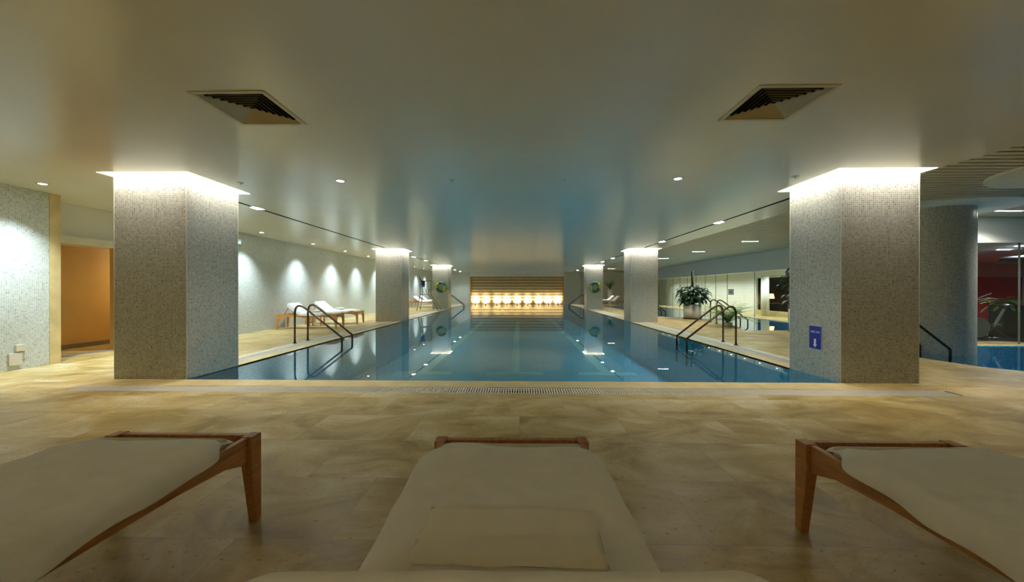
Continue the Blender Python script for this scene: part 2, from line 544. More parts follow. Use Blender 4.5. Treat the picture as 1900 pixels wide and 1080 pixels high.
def grating(name, label, c, along, pitch=0.03):
    a, b, y0, y1 = c
    bm = NB()
    z0, z1 = -0.03, 0.001
    if along == 'x':
        box(bm, a + .002, b - .002, y0 + .002, y0 + 0.016, z0, z1); box(bm, a + .002, b - .002, y1 - 0.016, y1 - .002, z0, z1)
        n = int((b - a - 0.03) / pitch)
        pitch = (b - a - 0.03) / n
        for i in range(n):
            x = a + 0.012 + i * pitch
            box(bm, x, x + pitch * 0.55, y0 + 0.016, y1 - 0.016, z0, z1)
    else:
        box(bm, a + .002, a + 0.016, y0 + .002, y1 - .002, z0, z1); box(bm, b - 0.016, b - .002, y0 + .002, y1 - .002, z0, z1)
        n = int((y1 - y0 - 0.03) / pitch)
        for i in range(n):
            y = y0 + 0.02 + i * pitch
            box(bm, a + 0.016, b - 0.016, y, y + pitch * 0.6, z0, z1)
    return tag(obj(name, bm, M['grate']), label, 'grating')
grating('drain_grating', 'long slotted pale drain grating along the near end of the pool', near_chan, 'x', 0.03)
wl = ['pale drain grating strip on the left poolside between the big near and second columns',
      'pale drain grating strip on the left poolside between the second and third columns',
      'pale drain grating strip on the left poolside beyond the column with the life ring',
      'pale drain grating strip on the right poolside between the big near and second columns',
      'pale drain grating strip on the right poolside between the second and third columns',
      'pale drain grating strip on the right poolside beyond the column with the life ring']
for c, t in zip(chan, wl):
    grating('drain_grating', t, c, 'y', 0.05)

# coping: pale stone rim around the pool, flush with the deck
def coping(name, x0, x1, y0, y1, m):
    bm = NB(); box(bm, x0, x1, y0, y1, -0.03, 0.004)
    return struct(name, bm, m)
coping('trim_pool_edge_near', PX0, PX1, 4.645, PY0 - 0.0, M['stone'])
for s, xe, nm in ((-1, PX0, 'left'), (1, PX1, 'right')):
    xa, xb = sorted((xe, xe + s * 0.19))
    for i, (y0, y1) in enumerate(((COLY[0] + COLD + 0.01, COLY[1] - 0.01), (COLY[1] + COLD + 0.01, COLY[2] - 0.01), (COLY[2] + COLD + 0.01, PY1 - .02))):
        coping('trim_pool_edge_' + nm, xa, xb, y0, y1, M['stone'])
    xa, xb = sorted((xe + s * 0.43, xe + s * 0.60))
    for i, (y0, y1) in enumerate(((COLY[0] + COLD + 0.06, COLY[1] - 0.06), (COLY[1] + COLD + 0.06, COLY[2] - 0.06), (COLY[2] + COLD + 0.06, 32.3))):
        coping('trim_pool_border_' + nm, xa, xb, y0, y1, M['palestone'])

def basin(name, outline, depth, m):
    bm = fill_poly([outline], -depth)
    n = len(outline)
    for i in range(n):
        p, q = outline[i], outline[(i + 1) % n]
        quad(bm, [(p[0], p[1], -depth), (q[0], q[1], -depth), (q[0], q[1], -0.0005), (p[0], p[1], -0.0005)])
    return struct(name, bm, m)
basin('pool_basin', rect(PX0, PX1, PY0, PY1), 1.3, M['pooltile'])
basin('spa_basin', poolA, 0.8, M['spatile'])
basin('side_pool_basin', poolB, 1.0, M['spatile'])
# lane markings on the pool floor
bm = NB()
cx = (PX0 + PX1) / 2
for x in (cx - 2.75, cx, cx + 2.75):
    box(bm, x - 0.14, x + 0.14, 11.6, 30.0, -1.299, -1.294)
    box(bm, x - 0.85, x + 0.85, 11.2, 11.6, -1.299, -1.294)
    box(bm, x - 0.85, x + 0.85, 30.0, 30.3, -1.299, -1.294)
struct('trim_lane_markings', bm, M['marking'])

def water(name, outline, label, hole=()):
    bm = fill_poly([outline] + list(hole), WATER)
    return tag(obj(name, bm, M['water']), label, 'water', kind='stuff')
water('pool_water', rect(PX0, PX1, PY0, PY1), 'still deep blue water filling the long main pool')
water('spa_water', poolA, 'bright blue water around the round tiled column at the right',
      [[(8.2 + .635 * math.cos(2 * PI * i / 64), 7.85 + .635 * math.sin(2 * PI * i / 64)) for i in range(64)]])
water('side_pool_water', poolB, 'still water of the side pool in front of the glass wall')

# main ceiling
coveR = []
CM = 0.115
colx = {'l': (PX0 - COLW, PX0), 'r': (PX1, PX1 + COLW)}
cxs = []
for y in COLY:
    for s in 'lr':
        a, b = colx[s]
        coveR.append((a - CM, b + CM, y - CM, y + COLD + CM))
ventR = [(-2.57, -1.965, 2.90, 3.505), (1.785, 2.39, 2.89, 3.495)]
VH = 0.265
holes = [rect(*c) for c in coveR]
holes += [rect((v[0] + v[1]) / 2 - VH, (v[0] + v[1]) / 2 + VH, (v[2] + v[3]) / 2 - VH, (v[2] + v[3]) / 2 + VH) for v in ventR]
SL, SR = -4.93, 4.50
slots = []
for x in (SL, SR):
    for y0, y1 in ((6.25, 13.95), (15.5, 23.3), (24.9, 32.2)):
        slots.append((x - 0.035, x + 0.035, y0, y1))
holes += [rect(*s) for s in slots]
bm = fill_poly([rect(WL - 0.6, SLX, BACK - 0.2, 34.4)] + holes, H)
def wells(bm, c, h, mi=0, top=True):
    a, b, y0, y1 = c
    for p, q in (((a, y0), (b, y0)), ((b, y0), (b, y1)), ((b, y1), (a, y1)), ((a, y1), (a, y0))):
        quad(bm, [(p[0], p[1], H), (q[0], q[1], H), (q[0], q[1], H + h), (p[0], p[1], H + h)], mi)
    if top: quad(bm, [(a, y0, H + h), (b, y0, H + h), (b, y1, H + h), (a, y1, H + h)], mi)
for c in coveR: wells(bm, c, 0.16)
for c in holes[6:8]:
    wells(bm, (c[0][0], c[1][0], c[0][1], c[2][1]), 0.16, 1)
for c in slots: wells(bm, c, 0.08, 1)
# fascia at the right edge
quad(bm, [(SLX, BACK - .2, H), (SLX, 34.4, H), (SLX, 34.4, HS + 0.12), (SLX, BACK - .2, HS + 0.12)])
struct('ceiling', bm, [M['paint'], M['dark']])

# slatted ceiling over the side pools
bm = NB()
y = BACK
while y < 34.2:
    xr = 13.4 if y < 8.55 else 10.45
    box(bm, SLX + 0.01, xr, y, y + 0.085, HS, HS + 0.03)
    y += 0.13
struct('ceiling_slats', bm, M['slat'])
bm = NB(); quad(bm, [(SLX, BACK - .2, HS + .12), (13.6, BACK - .2, HS + .12), (13.6, 34.4, HS + .12), (SLX, 34.4, HS + .12)])
struct('ceiling_upper', bm, M['canopy'])

# left wall with the recess opening
OP0, OP1 = 6.07, 9.3
bm = NB()
box(bm, WL - 0.15, WL, BACK, 5.92, 0, H - 0.001)
struct('wall_left', bm, M['walltile'])
bm = NB()
box(bm, WL - 0.15, WL, OP1, 34.0, 0, H - 0.001)
struct('wall_left_far', bm, M['walltile'])
bm = NB(); box(bm, WL - 0.6, WL + 0.006, 5.922, 6.07, 0, H - .001)
struct('trim_1', bm, M['stone'])
# recess: upper wall, beam, ochre corridor
RX = -8.02
bm = NB(); box(bm, RX - 0.1, RX, OP0, OP1, 2.13, H - .001); struct('wall_recess_upper', bm, M['wallpaint'])
bm = NB(); box(bm, RX - 0.35, RX + 0.10, OP0, OP1, 2.0, 2.13); struct('trim_2', bm, M['palestone'])
bm = NB(); box(bm, -9.2, -9.05, 5.2, 10.6, 0, H + .2); struct('wall_corridor', bm, M['orange'])
bm = NB(); box(bm, -9.05, -9.03, 5.2, 10.6, 0, 0.09); struct('baseboard_corridor', bm, M['grey'])
bm = NB(); box(bm, RX - 0.1, RX, 7.42, 7.53, 0, 1.999); struct('trim_3', bm, M['orange'])
bm = NB(); box(bm, RX - 0.1, RX, 7.53, OP1, 0, 1.999); struct('wall_recess_lower', bm, M['wallpaint'])
bm = NB(); box(bm, -9.2, WL, OP1, OP1 + .1, 0, H - .001); struct('wall_recess_end', bm, M['wallpaint'])
bm = NB(); box(bm, -9.05, WL - .6, 5.1, 5.2, 0, H - .001); struct('wall_recess_start', bm, M['orange'])
bm = NB(); box(bm, -9.2, RX - .35, 5.1, OP1, 2.2, 2.25); struct('ceiling_corridor', bm, M['wallpaint'])
bm = NB(); box(bm, RX - .01, WL - .6 + .01, 5.1, 5.2, 0, 2.2); struct('wall_recess_side', bm, M['orange'])
bm = NB(); box(bm, RX - 0.20, RX, OP0, 7.5, 0.0005, 0.006); struct('trim_4', bm, M['grey'])

# back wall behind the camera
bm = NB(); box(bm, WL - .15, 13.4, BACK - 0.15, BACK, 0, HS + .12); struct('wall_back', bm, M['wallpaint'])
bm = NB(); box(bm, 13.4, 13.55, BACK - 0.15, 8.5, 0, HS + .12); struct('wall_right', bm, M['wallpaint'])

# far wall: frame round the wood boards
WX0, WX1, WZ1 = -4.30, 3.82, 2.34
bm = NB()
box(bm, WL, WX0, FAR, FAR + 1.4, 0, H - .001)
struct('wall_far_left', bm, M['walltile'])
bm = NB(); box(bm, WX1, SLX, FAR, FAR + 1.4, 0, H - .001); struct('wall_far_right', bm, M['tile'])
bm = NB(); box(bm, WX0, WX1, FAR, FAR + .25, WZ1, H - .001); struct('wall_far_header', bm, M['wallpaint'])
bm = NB(); box(bm, SLX, 13.4, 34.0, 34.3, 0, HS + .12); struct('wall_far_side', bm, M['wallpaint'])
bm = NB()
z = 0.02
while z < WZ1 - 0.05:
    box(bm, WX0, WX1, FAR + 0.25, FAR + 0.29, z, min(z + 0.205, WZ1 + .02)); z += 0.255
box(bm, WX0, WX1, FAR + 0.31, FAR + 0.33, 0, WZ1 + .1, 1)
struct('wall_far_boards', bm, [M['slatwood'], M['darkwood']])
bm = NB()
box(bm, WX0, WX0 + 0.06, FAR - 0.005, FAR + 0.25, 0, WZ1); box(bm, WX1 - 0.06, WX1, FAR - .005, FAR + 0.25, 0, WZ1)
box(bm, WX0, WX1, FAR - .005, FAR + 0.25, WZ1 - 0.05, WZ1 + .002)
struct('trim_5', bm, M['lightteak'])

# glass partition of the white room (side) and of the gym (facing the camera)
GX, GZ = 10.2, 2.0
bm = NB(); box(bm, GX, GX + .12, 12.9, 34.0, GZ, HS + .11); struct('wall_soffit_side', bm, M['wallpaint'])
GY, GZ2 = 8.62, 2.24
bm = NB(); box(bm, 9.35, 13.4, GY, GY + .12, GZ2, HS + .11); struct('wall_soffit_gym', bm, M['whitepaint'])
bm = NB()
prism(bm, [(9.35, 8.62), (9.47, 8.62), (10.32, 12.9), (10.2, 12.9)], 'z', 0, HS + .11)
struct('wall_corner', bm, M['wallpaint'])
ys = [12.9, 14.8, 16.9, 19.1] + [19.1 + 1.12 * i for i in range(1, 14)]
k = 1
for a, b in zip(ys, ys[1:]):
    w = NB(); box(w, GX + 0.04, GX + 0.052, a + .006, b - .006, 0.0, GZ)
    o = struct('window_%d' % k, w, M['glass'])
    w = NB(); box(w, GX + 0.035, GX + 0.057, b - .008, b + .008, 0, GZ)
    obj('glazing_joint', w, M['joint'], o)
    k += 1
for a, b in ((9.5, 11.02), (11.02, 12.4), (12.4, 13.4)):
    w = NB(); box(w, a + .006, b - .006, GY + 0.04, GY + 0.052, 0.0, GZ2)
    o = struct('window_%d' % k, w, M['glass'])
    w = NB(); box(w, b - .01, b + .01, GY + 0.035, GY + 0.06, 0, GZ2)
    obj('glazing_joint', w, M['joint'], o)
    k += 1
# white room
WRX = 11.7
bm = NB(); box(bm, WRX, WRX + .1, 12.9, 16.3, 0, 2.1); box(bm, WRX, WRX + .1, 19.2, 34.0, 0, 2.1)
box(bm, WRX, WRX + .1, 16.3, 19.2, 1.78, 2.1); box(bm, WRX, WRX + .1, 16.3, 19.2, 0, 0.22)
struct('wall_white_room', bm, M['whitepaint'])
bm = NB(); box(bm, WRX - .02, WRX, 16.3, 19.2, 0.0, 0.22); struct('trim_6', bm, M['stone'])
bm = NB(); box(bm, GX + .12, 14.55, 12.9, 34.0, 2.06, 2.1); struct('ceiling_white_room', bm, M['whitepaint'])
bm = NB(); box(bm, GX + .12, 14.55, 12.8, 12.9, 0, 2.3); struct('wall_white_room_near', bm, M['whitepaint'])
bm = NB(); box(bm, GX, 14.55, 34.0, 34.1, 0, 2.3); struct('wall_white_room_far', bm, M['whitepaint'])
# lounge behind with pale boards and a lamp
bm = NB(); z = 0.0
while z < 2.0:
    box(bm, 14.2, 14.24, 15, 33, z, z + .16); z += .2
box(bm, 14.25, 14.27, 15, 33, 0, 2.1)
struct('wall_lounge_boards', bm, M['darkwood'])
bm = NB(); quad(bm, [(WRX + .1, 12.9, 0.003), (14.2, 12.9, 0.003), (14.2, 30, 0.003), (WRX + .1, 30, 0.003)]); struct('floor_lounge', bm, M['redfloor'])
# gym shell
bm = NB(); box(bm, 13.6, XR, GY - .1, GY, 0, 2.4); struct('wall_gym_front', bm, M['black'])
bm = NB(); box(bm, 14.6, XR, 16.4, 16.5, 1.74, 2.4, 0); box(bm, 14.6, XR, 16.4, 16.5, 0, 1.74, 1); box(bm, 14.6, 14.7, 12.9, 16.4, 1.74, 2.4, 0); box(bm, 14.6, 14.7, 12.9, 16.4, 0, 1.74, 1)
struct('wall_gym_back', bm, [M['wallpaint'], M['red']])
bm = NB(); box(bm, 14.7, XR, GY, 16.4, 2.3, 2.34); box(bm, 9.4, 14.7, GY + .12, 12.8, 2.3, 2.34); struct('ceiling_gym', bm, M['wallpaint'])
bm = NB(); box(bm, XR, XR + .1, GY, 16.5, 0, 2.4); struct('wall_gym_side', bm, M['red'])
bm = NB(); quad(bm, [(9.7, GY + .55, 0.003), (XR, GY + .55, 0.003), (XR, 16.4, 0.003), (14.6, 16.4, 0.003), (14.6, 12.8, 0.003), (10.32, 12.8, .003)]); struct('floor_gym', bm, M['redfloor'])

# ------------------------------------------------------------------ columns with coves
def cuv(bm):
    pass
col0 = None
names = {('l', 0): 'big square grey mosaic column standing nearest on the left, at the pool corner',
         ('r', 0): 'big square grey mosaic column nearest on the right, bearing a small blue depth sign',
         ('l', 1): 'square mosaic column on the left poolside, second from the camera, beside the loungers',
         ('r', 1): 'square mosaic column on the right poolside, second from the camera, left of the bushy plant',
         ('l', 2): 'distant square column on the left with a life ring hung on it',
         ('r', 2): 'distant square column on the right with a life ring hung on it'}
cnames = {('l', 0): 'glowing white cove light around the top of the big near left column',
          ('r', 0): 'glowing white cove light around the top of the big near right column',
          ('l', 1): 'glowing cove light capping the second column on the left',
          ('r', 1): 'glowing cove light capping the second column on the right',
          ('l', 2): 'glowing cove light above the left life ring column',
          ('r', 2): 'glowing cove light above the right life ring column'}
cove0 = None
for i, y in enumerate(COLY):
    for s in 'lr':
        a, b = colx[s]
        xc, yc = (a + b) / 2, y + COLD / 2
        if col0 is None:
            col0 = thing('tiled_column', names[(s, i)], 'column', (xc, yc, 0), 0, 'square mosaic columns along the pool')
            bm = NB(); box(bm, -COLW / 2, COLW / 2, -COLD / 2, COLD / 2, -0.25, H + 0.155)
            obj('shaft', bm, M['tile'], col0)
            bm = NB()
            for sx in (-1, 1):
                for sy in (-1, 1):
                    x1, y1 = sx * COLW / 2, sy * COLD / 2
                    box(bm, x1 - .003, x1 + .003, y1 - .003, y1 + .003, 0, H + .1)
            obj('corner_bead', bm, M['palestone'], col0)
        else:
            dup(col0, (xc, yc, 0), 0, names[(s, i)])
        if cove0 is None:
            cove0 = thing('cove_light', cnames[(s, i)], 'cove light', (xc, yc, H + 0.155), 0, 'cove lights around the column tops')
            w2, d2 = COLW / 2, COLD / 2
            bm = NB()
            box(bm, -w2 - CM + .01, w2 + CM - .01, -d2 - CM + .02, -d2 - 0.03, -.02, 0); box(bm, -w2 - CM + .01, w2 + CM - .01, d2 + 0.03, d2 + CM - .02, -.02, 0)
            box(bm, -w2 - CM + .02, -w2 - 0.03, -d2, d2, -.02, 0); box(bm, w2 + 0.03, w2 + CM - .02, -d2, d2, -.02, 0)
            obj('lit_tube', bm, M['cove'], cove0)
        else:
            dup(cove0, (xc, yc, H + 0.155), 0, cnames[(s, i)])

# round mosaic columns with ceiling discs
def round_col(loc, rad, disc, label):
    t = thing('round_column', label, 'column', loc, 0, 'round mosaic columns by the spa')
    bm = NB(); seg = 64
    uvl = bm.loops.layers.uv.verify()
    a = [bm.verts.new((rad * math.cos(2 * PI * i / seg), rad * math.sin(2 * PI * i / seg), -0.8)) for i in range(seg)]
    b = [bm.verts.new((v.co.x, v.co.y, HS - .02)) for v in a]
    for i in range(seg):
        j = (i + 1) % seg
        f = bm.faces.new((a[i], a[j], b[j], b[i]))
        L = 2 * PI * rad / seg
        for lp, u, v in zip(f.loops, (i * L, (i + 1) * L, (i + 1) * L, i * L), (-.8, -.8, HS, HS)): lp[uvl].uv = (u, v)
    obj('shaft', bm, M['tile'], t, smooth=True, uv=False)
    bm = NB(); frustum(bm, 0, 0, HS - 0.035, HS - 0.001, disc, disc, 64); obj('ceiling_disc', bm, M['whitepaint'], t)
    return t
round_col((8.2, 7.85, 0), 0.63, 1.25, 'round blue-grey mosaic column standing in the spa water behind the big right column')
round_col((7.54, 5.05, 0), 0.64, 1.02, 'round mosaic column cut off by the right edge of the photo')

# ------------------------------------------------------------------ vents, downlights, small ceiling fittings
def vent(v, label):
    x, y = (v[0] + v[1]) / 2, (v[2] + v[3]) / 2
    t = thing('ceiling_vent', label, 'vent', (x, y, H), 0, 'square ceiling air vents')
    w = (v[1] - v[0]) / 2
    bm = NB()
    for a, b, c, d in ((-w, w, -w, -VH), (-w, w, VH, w), (-w, -VH, -VH, VH), (VH, w, -VH, VH)):
        box(bm, a, b, c, d, -0.008, -0.0005)
    obj('frame', bm, M['ventmetal'], t, bevel=0.002)
    bm = NB()
    n = 7
    for i in range(n):
        ro = VH - 0.004 - i * (VH - 0.012) / n
        ri = ro - 0.019
        zo, zi = -0.004, 0.016
        if ri < 0.004: ri = 0.004; zi = 0.02
        for th in (0.0, 0.0015):
            O = [bm.verts.new((sx * ro, sy * ro, zo + th)) for sx, sy in ((-1, -1), (1, -1), (1, 1), (-1, 1))]
            I = [bm.verts.new((sx * ri, sy * ri, zi + th)) for sx, sy in ((-1, -1), (1, -1), (1, 1), (-1, 1))]
            for k in range(4):
                bm.faces.new((O[k], O[(k + 1) % 4], I[(k + 1) % 4], I[k]))
    obj('louvre', bm, M['ventmetal'], t)
    return t
vent(ventR[0], 'square louvred air vent in the ceiling above the left side of the room')
vent(ventR[1], 'square louvred air vent in the ceiling above the right side of the room')

def downlight_proto(name, label, group, r, lens, power, col, angle, blend, size=0.04, tilt=0):
    t = thing(name, label, 'downlight', (0, 0, H), 0, group)
    bm = NB()
    lathe(bm, [(r, -0.0015), (r + 0.004, -0.006), (r + 0.018, -0.005), (r + 0.02, 0.0)], 28)
    obj('trim_ring', bm, M['chrome'], t, smooth=True)
    bm = NB(); frustum(bm, 0, 0, -0.003, -0.001, r, r, 28); obj('lens', bm, lens, t)
    spot(t, (0, 0, -0.012), power, col, angle, blend, rot=(0, R(tilt), 0), size=size)
    return t

wash_y = [5.4, 7.75, 10.1, 12.65, 15.0, 17.3, 19.7, 22.0, 25.0, 27.4, 29.9]
wash_l = ['lit round downlight at the far left, above the nearest stretch of mosaic wall',
          'lit round downlight over the left wall opening, behind the big near column',
          'lit round downlight just right of the green exit sign',
          'lit round downlight by the left mosaic wall, second one right of the exit sign',
          'lit round downlight by the left mosaic wall, third one right of the exit sign',
          'lit round downlight in front of the left wall, just left of the second column',
          'lit round downlight by the left wall hidden behind the second column',
          'lit round downlight by the left wall between second and third columns, nearer one',
          'small lit downlight above the lifeguard chair, nearest the second column',
          'small lit downlight above the lifeguard chair, middle of the three there',
          'small lit downlight above the lifeguard chair, next to the life ring column']
p = None
for y, t in zip(wash_y, wash_l):
    if p is None:
        p = downlight_proto('ceiling_downlight', t, 'downlights washing the left mosaic wall', 0.045, M['lens_cool'], P_WASH, C_COOL, 92, 1.0, 0.03, 5)
        p.location = (-6.90, y, H)
    else:
        dup(p, (-6.90, y, H), 0, t)
mp_ = downlight_proto('ceiling_downlight', 'bright round downlight in the plain ceiling, left of the two over the near pool end', 'two bright downlights over the near pool end', 0.05, M['lens_cool'], P_MAIN, C_NEUT, 130, 0.9)
mp_.location = (-2.52, 5.33, H)
dup(mp_, (2.17, 5.30, H), 0, 'bright round downlight in the plain ceiling, right of the two over the near pool end')
# unseen fill lights, added behind the camera to brighten the foreground
fill_lamp = downlight_proto('ceiling_downlight', 'added fill light behind the photographer on the left', 'added fill lights behind the photographer', 0.05, M['lens_neutral'], P_FILL, (1.0, .91, .76), 150, 0.9)
fill_lamp.location = (-4.6, -2.2, H)
dup(fill_lamp, (2.6, -3.3, H), 0, 'added fill light behind the photographer on the right')
dup(fill_lamp, (-1.2, -3.2, H), 0, 'added fill light behind the photographer in the middle')

def rect_light(label, group, lx, ly, z, lens, power, col, angle=120, name='recessed_light'):
    t = thing(name, label, 'recessed light', (0, 0, z), 0, group)
    bm = NB()
    for a, b, c, d in ((-lx - .01, lx + .01, -ly - .01, -ly), (-lx - .01, lx + .01, ly, ly + .01), (-lx - .01, -lx, -ly, ly), (lx, lx + .01, -ly, ly)):
        box(bm, a, b, c, d, -0.005, 0.0)
    obj('frame', bm, M['chrome'], t)
    bm = NB(); box(bm, -lx, lx, -ly, ly, -0.003, 0.004); obj('lens', bm, lens, t)
    spot(t, (0, 0, -0.012), power, col, angle, 0.8, size=0.05)
    return t
sl = [(SL, 7.1, 'bright rectangular light in the ceiling slot, just right of the big near left column'),
      (SL, 17.7, 'small bright light in the left ceiling slot beside the second column'),
      (SL, 20.0, 'small bright light in the left ceiling slot before the life ring column'),
      (SL, 29.0, 'small bright light in the left ceiling slot just past the life ring column'),
      (SL, 31.6, 'farthest bright light in the left ceiling slot, by the end wall'),
      (SR, 8.75, 'bright rectangular light in the right ceiling slot nearest the big right column'),
      (SR, 12.2, 'bright rectangular light in the right ceiling slot beside the second column'),
      (SR, 18.6, 'small bright light in the right ceiling slot, left of the second column'),
      (SR, 20.9, 'small bright light in the right ceiling slot, nearer the life ring column'),
      (SR, 29.8, 'farthest bright light in the right ceiling slot, by the end wall')]
p = None
for x, y, t in sl:
    if p is None:
        p = rect_light(t, 'lights set in the ceiling slots', 0.07, 0.11, H, M['lens_cool'], P_SLOT, C_COOL, 120)
        p.location = (x, y, H)
    else: dup(p, (x, y, H), 0, t)
sl = [(7.6, 12.8, 'long thin light in the slatted ceiling, first left of the big right column'),
      (7.5, 16.2, 'long thin light in the slatted ceiling above the tall bushy plant'),
      (7.3, 19.6, 'long thin light in the slatted ceiling just right of the second column'),
      (6.9, 29.0, 'far thin light in the slatted ceiling above the white planter'),
      (9.7, 7.25, 'thin light in the slatted ceiling before the gym, upper of the pair'),
      (9.9, 7.95, 'thin light in the slatted ceiling before the gym, lower of the pair')]
p = None
for x, y, t in sl:
    if p is None:
        p = rect_light(t, 'lights in the slatted ceiling', 0.26, 0.03, HS - .001, M['lens_neutral'], P_SLAT, C_NEUT, 140)
        p.location = (x, y, HS)
    else: dup(p, (x, y, HS), 0, t)

def small_disc(name, label, cat, x, y, r=0.045, h=0.012, group=None):
    t = thing(name, label, cat, (x, y, H), 0, group)
    bm = NB(); lathe(bm, [(0, -h), (r * .55, -h), (r * .8, -h * .6), (r, -0.001), (r, 0)], 24); obj('body', bm, M['whitepaint'], t, smooth=True)
    bm = NB(); frustum(bm, 0, 0, -h - .012, -h, 0.008, 0.012, 12); obj('nozzle', bm, M['chrome'], t)
    return t
small_disc('ceiling_sprinkler', 'small unlit sprinkler in the ceiling centre, left one of two', 'sprinkler', -0.94, 5.28, group='sprinklers over the pool')
small_disc('ceiling_sprinkler', 'small unlit sprinkler in the ceiling centre, right one of two', 'sprinkler', 0.61, 5.25, group='sprinklers over the pool')
small_disc('ceiling_sprinkler', 'small round sprinkler close to the left cove light', 'sprinkler', -4.0, 5.40, group='sprinklers beside the cove lights')
small_disc('ceiling_sprinkler', 'small round sprinkler close to the right cove light', 'sprinkler', 3.70, 5.22, group='sprinklers beside the cove lights')

# corridor lamp behind the ochre opening
t = thing('corridor_downlight', 'warm lamp hidden inside the ochre corridor at the left', 'downlight', (-8.55, 8.9, 2.2), 0)
bm = NB(); frustum(bm, 0, 0, -0.02, 0, .06, .06, 20); obj('lens', bm, M['lens_warm'], t)
spot(t, (0, 0, -0.03), P_CORR, C_ORANGE, 150, 0.9)
# white room lights
p = None
n_or = ['first', 'second', 'third', 'fourth', 'fifth', 'sixth', 'seventh', 'eighth', 'ninth', 'tenth', 'eleventh', 'twelfth', 'thirteenth', 'fourteenth']
for i in range(14):
    y = 13.9 + i * 1.15
    lab = 'tiny white downlight behind the glass wall, %s from the big right column' % n_or[i]
    if p is None:
        p = thing('ceiling_spotlight', lab, 'spotlight', (10.75, y, 2.06), 0, 'small downlights behind the glass wall')
        bm = NB(); lathe(bm, [(0.035, -.003), (.045, -.006), (.05, 0)], 20); obj('trim_ring', bm, M['chrome'], p)
        bm = NB(); frustum(bm, 0, 0, -.004, -.001, .035, .035, 20); obj('lens', bm, M['lens_cool'], p)
        spot(p, (0, 0, -0.015), P_GLASS, (0.95, 1.0, 0.92), 150, 0.9)
    else: dup(p, (10.75, y, 2.06), 0, lab)
# gym light bars
for x, y, lab in ((13.1, 10.6, 'short white light bar in the gym ceiling, lower left one'), (12.5, 9.75, 'short white light bar in the gym ceiling, upper right one')):
    t = thing('light_bar', lab, 'light', (x, y, 2.29), 0, 'light bars in the gym ceiling')
    bm = NB(); box(bm, -.18, .18, -.03, .03, -.01, 0); obj('diffuser', bm, M['gymbar'], t)
    bm = NB(); box(bm, -.2, .2, -.045, -.03, -.014, .005); box(bm, -.2, .2, .03, .045, -.014, .005); obj('housing', bm, M['white'], t)
    spot(t, (0, 0, -.03), P_GYM * .4, (0.9, 0.92, 1.0), 160, .9, size=.1)
for x, y in ((17.5, 13.2), (20.0, 11.5)):
    t = thing('light_bar', 'white light bar deep inside the gym, out of sight', 'light', (x, y, 2.29), 0, 'light bars in the gym ceiling')
    bm = NB(); box(bm, -.3, .3, -.03, .03, -.01, 0); obj('diffuser', bm, M['gymbar'], t)
    spot(t, (0, 0, -.03), P_GYM * .5, (0.9, 0.92, 1.0), 160, .9, size=.1)

# uplights at the board wall
upx = [-3.83, -2.93, -1.95, -1.10, -0.21, 0.70, 1.63, 2.46, 3.28]
p = None
for i, x in enumerate(upx):
    lab = 'small floor uplight glowing on the far board wall, %s from the left' % n_or[i]
    if p is None:
        p = thing('floor_uplight', lab, 'uplight', (x, FAR - 0.12, 0), 0, 'uplights along the far board wall')
        bm = NB(); frustum(bm, 0, 0, 0.0, 0.02, 0.06, 0.06, 20); tube(bm, [(0, 0, .02), (0, 0, .06)], .012, 8); obj('base', bm, M['black'], p)
        bm = NB(); tube(bm, [(0, -.05, .06), (0, .045, .14)], .045, 16); obj('head', bm, M['black'], p, smooth=False)
        bm = NB(); tube(bm, [(0, .046, .141), (0, .049, .1435)], .038, 16); obj('lens', bm, M['lens_warm'], p)
        spot(p, (0, .07, .16), P_UP, C_WARM, 118, 1.0, rot=(R(112), 0, 0), size=.05)
    else: dup(p, (x, FAR - 0.12, 0), 0, lab)

# ------------------------------------------------------------------ pool ladders
def ladder_proto(label, group):
    t = thing('pool_ladder', label, 'pool ladder', (0, 0, 0), 0, group)
    for y in (-0.26, 0.26):
        pts = fillet([(0, y, -0.02), (0, y, 0.96), (1.05, y, 0.14), (1.05, y, -0.45)], [0.16, 0.05], 8)
        bm = NB(); tube(bm, pts, 0.021, 14); r = obj('rail', bm, M['bronze'], t, smooth=True)
        bm = NB(); frustum(bm, 0, y, 0.0, 0.016, 0.048, 0.04, 20); obj('flange', bm, M['bronze'], r)
    return t
lad = ladder_proto('curved bronze pool ladder on the left poolside, right of the big near column', 'bronze pool ladders')
lad.location = (-4.97, 8.62, 0)
dup(lad, (4.66, 8.60, 0), PI, 'curved bronze pool ladder on the right poolside, in front of the bushy plant')
dup(lad, (-4.95, 26.7, 0), 0, 'far bronze pool ladder at the left beyond the life ring column')
dup(lad, (4.62, 27.6, 0), PI, 'far bronze pool ladder at the right beyond the life ring column')
dup(lad, (7.02, 14.0, 0), R(-4), 'bronze ladder of the side pool, behind the right poolside ladder')
dup(lad, (6.0, 18.9, 0), 0, 'small bronze ladder of the side pool just right of the second column')
dup(lad, (6.62, 7.23, 0), 0, 'dark ladder of the spa, peeping out behind the big right column')

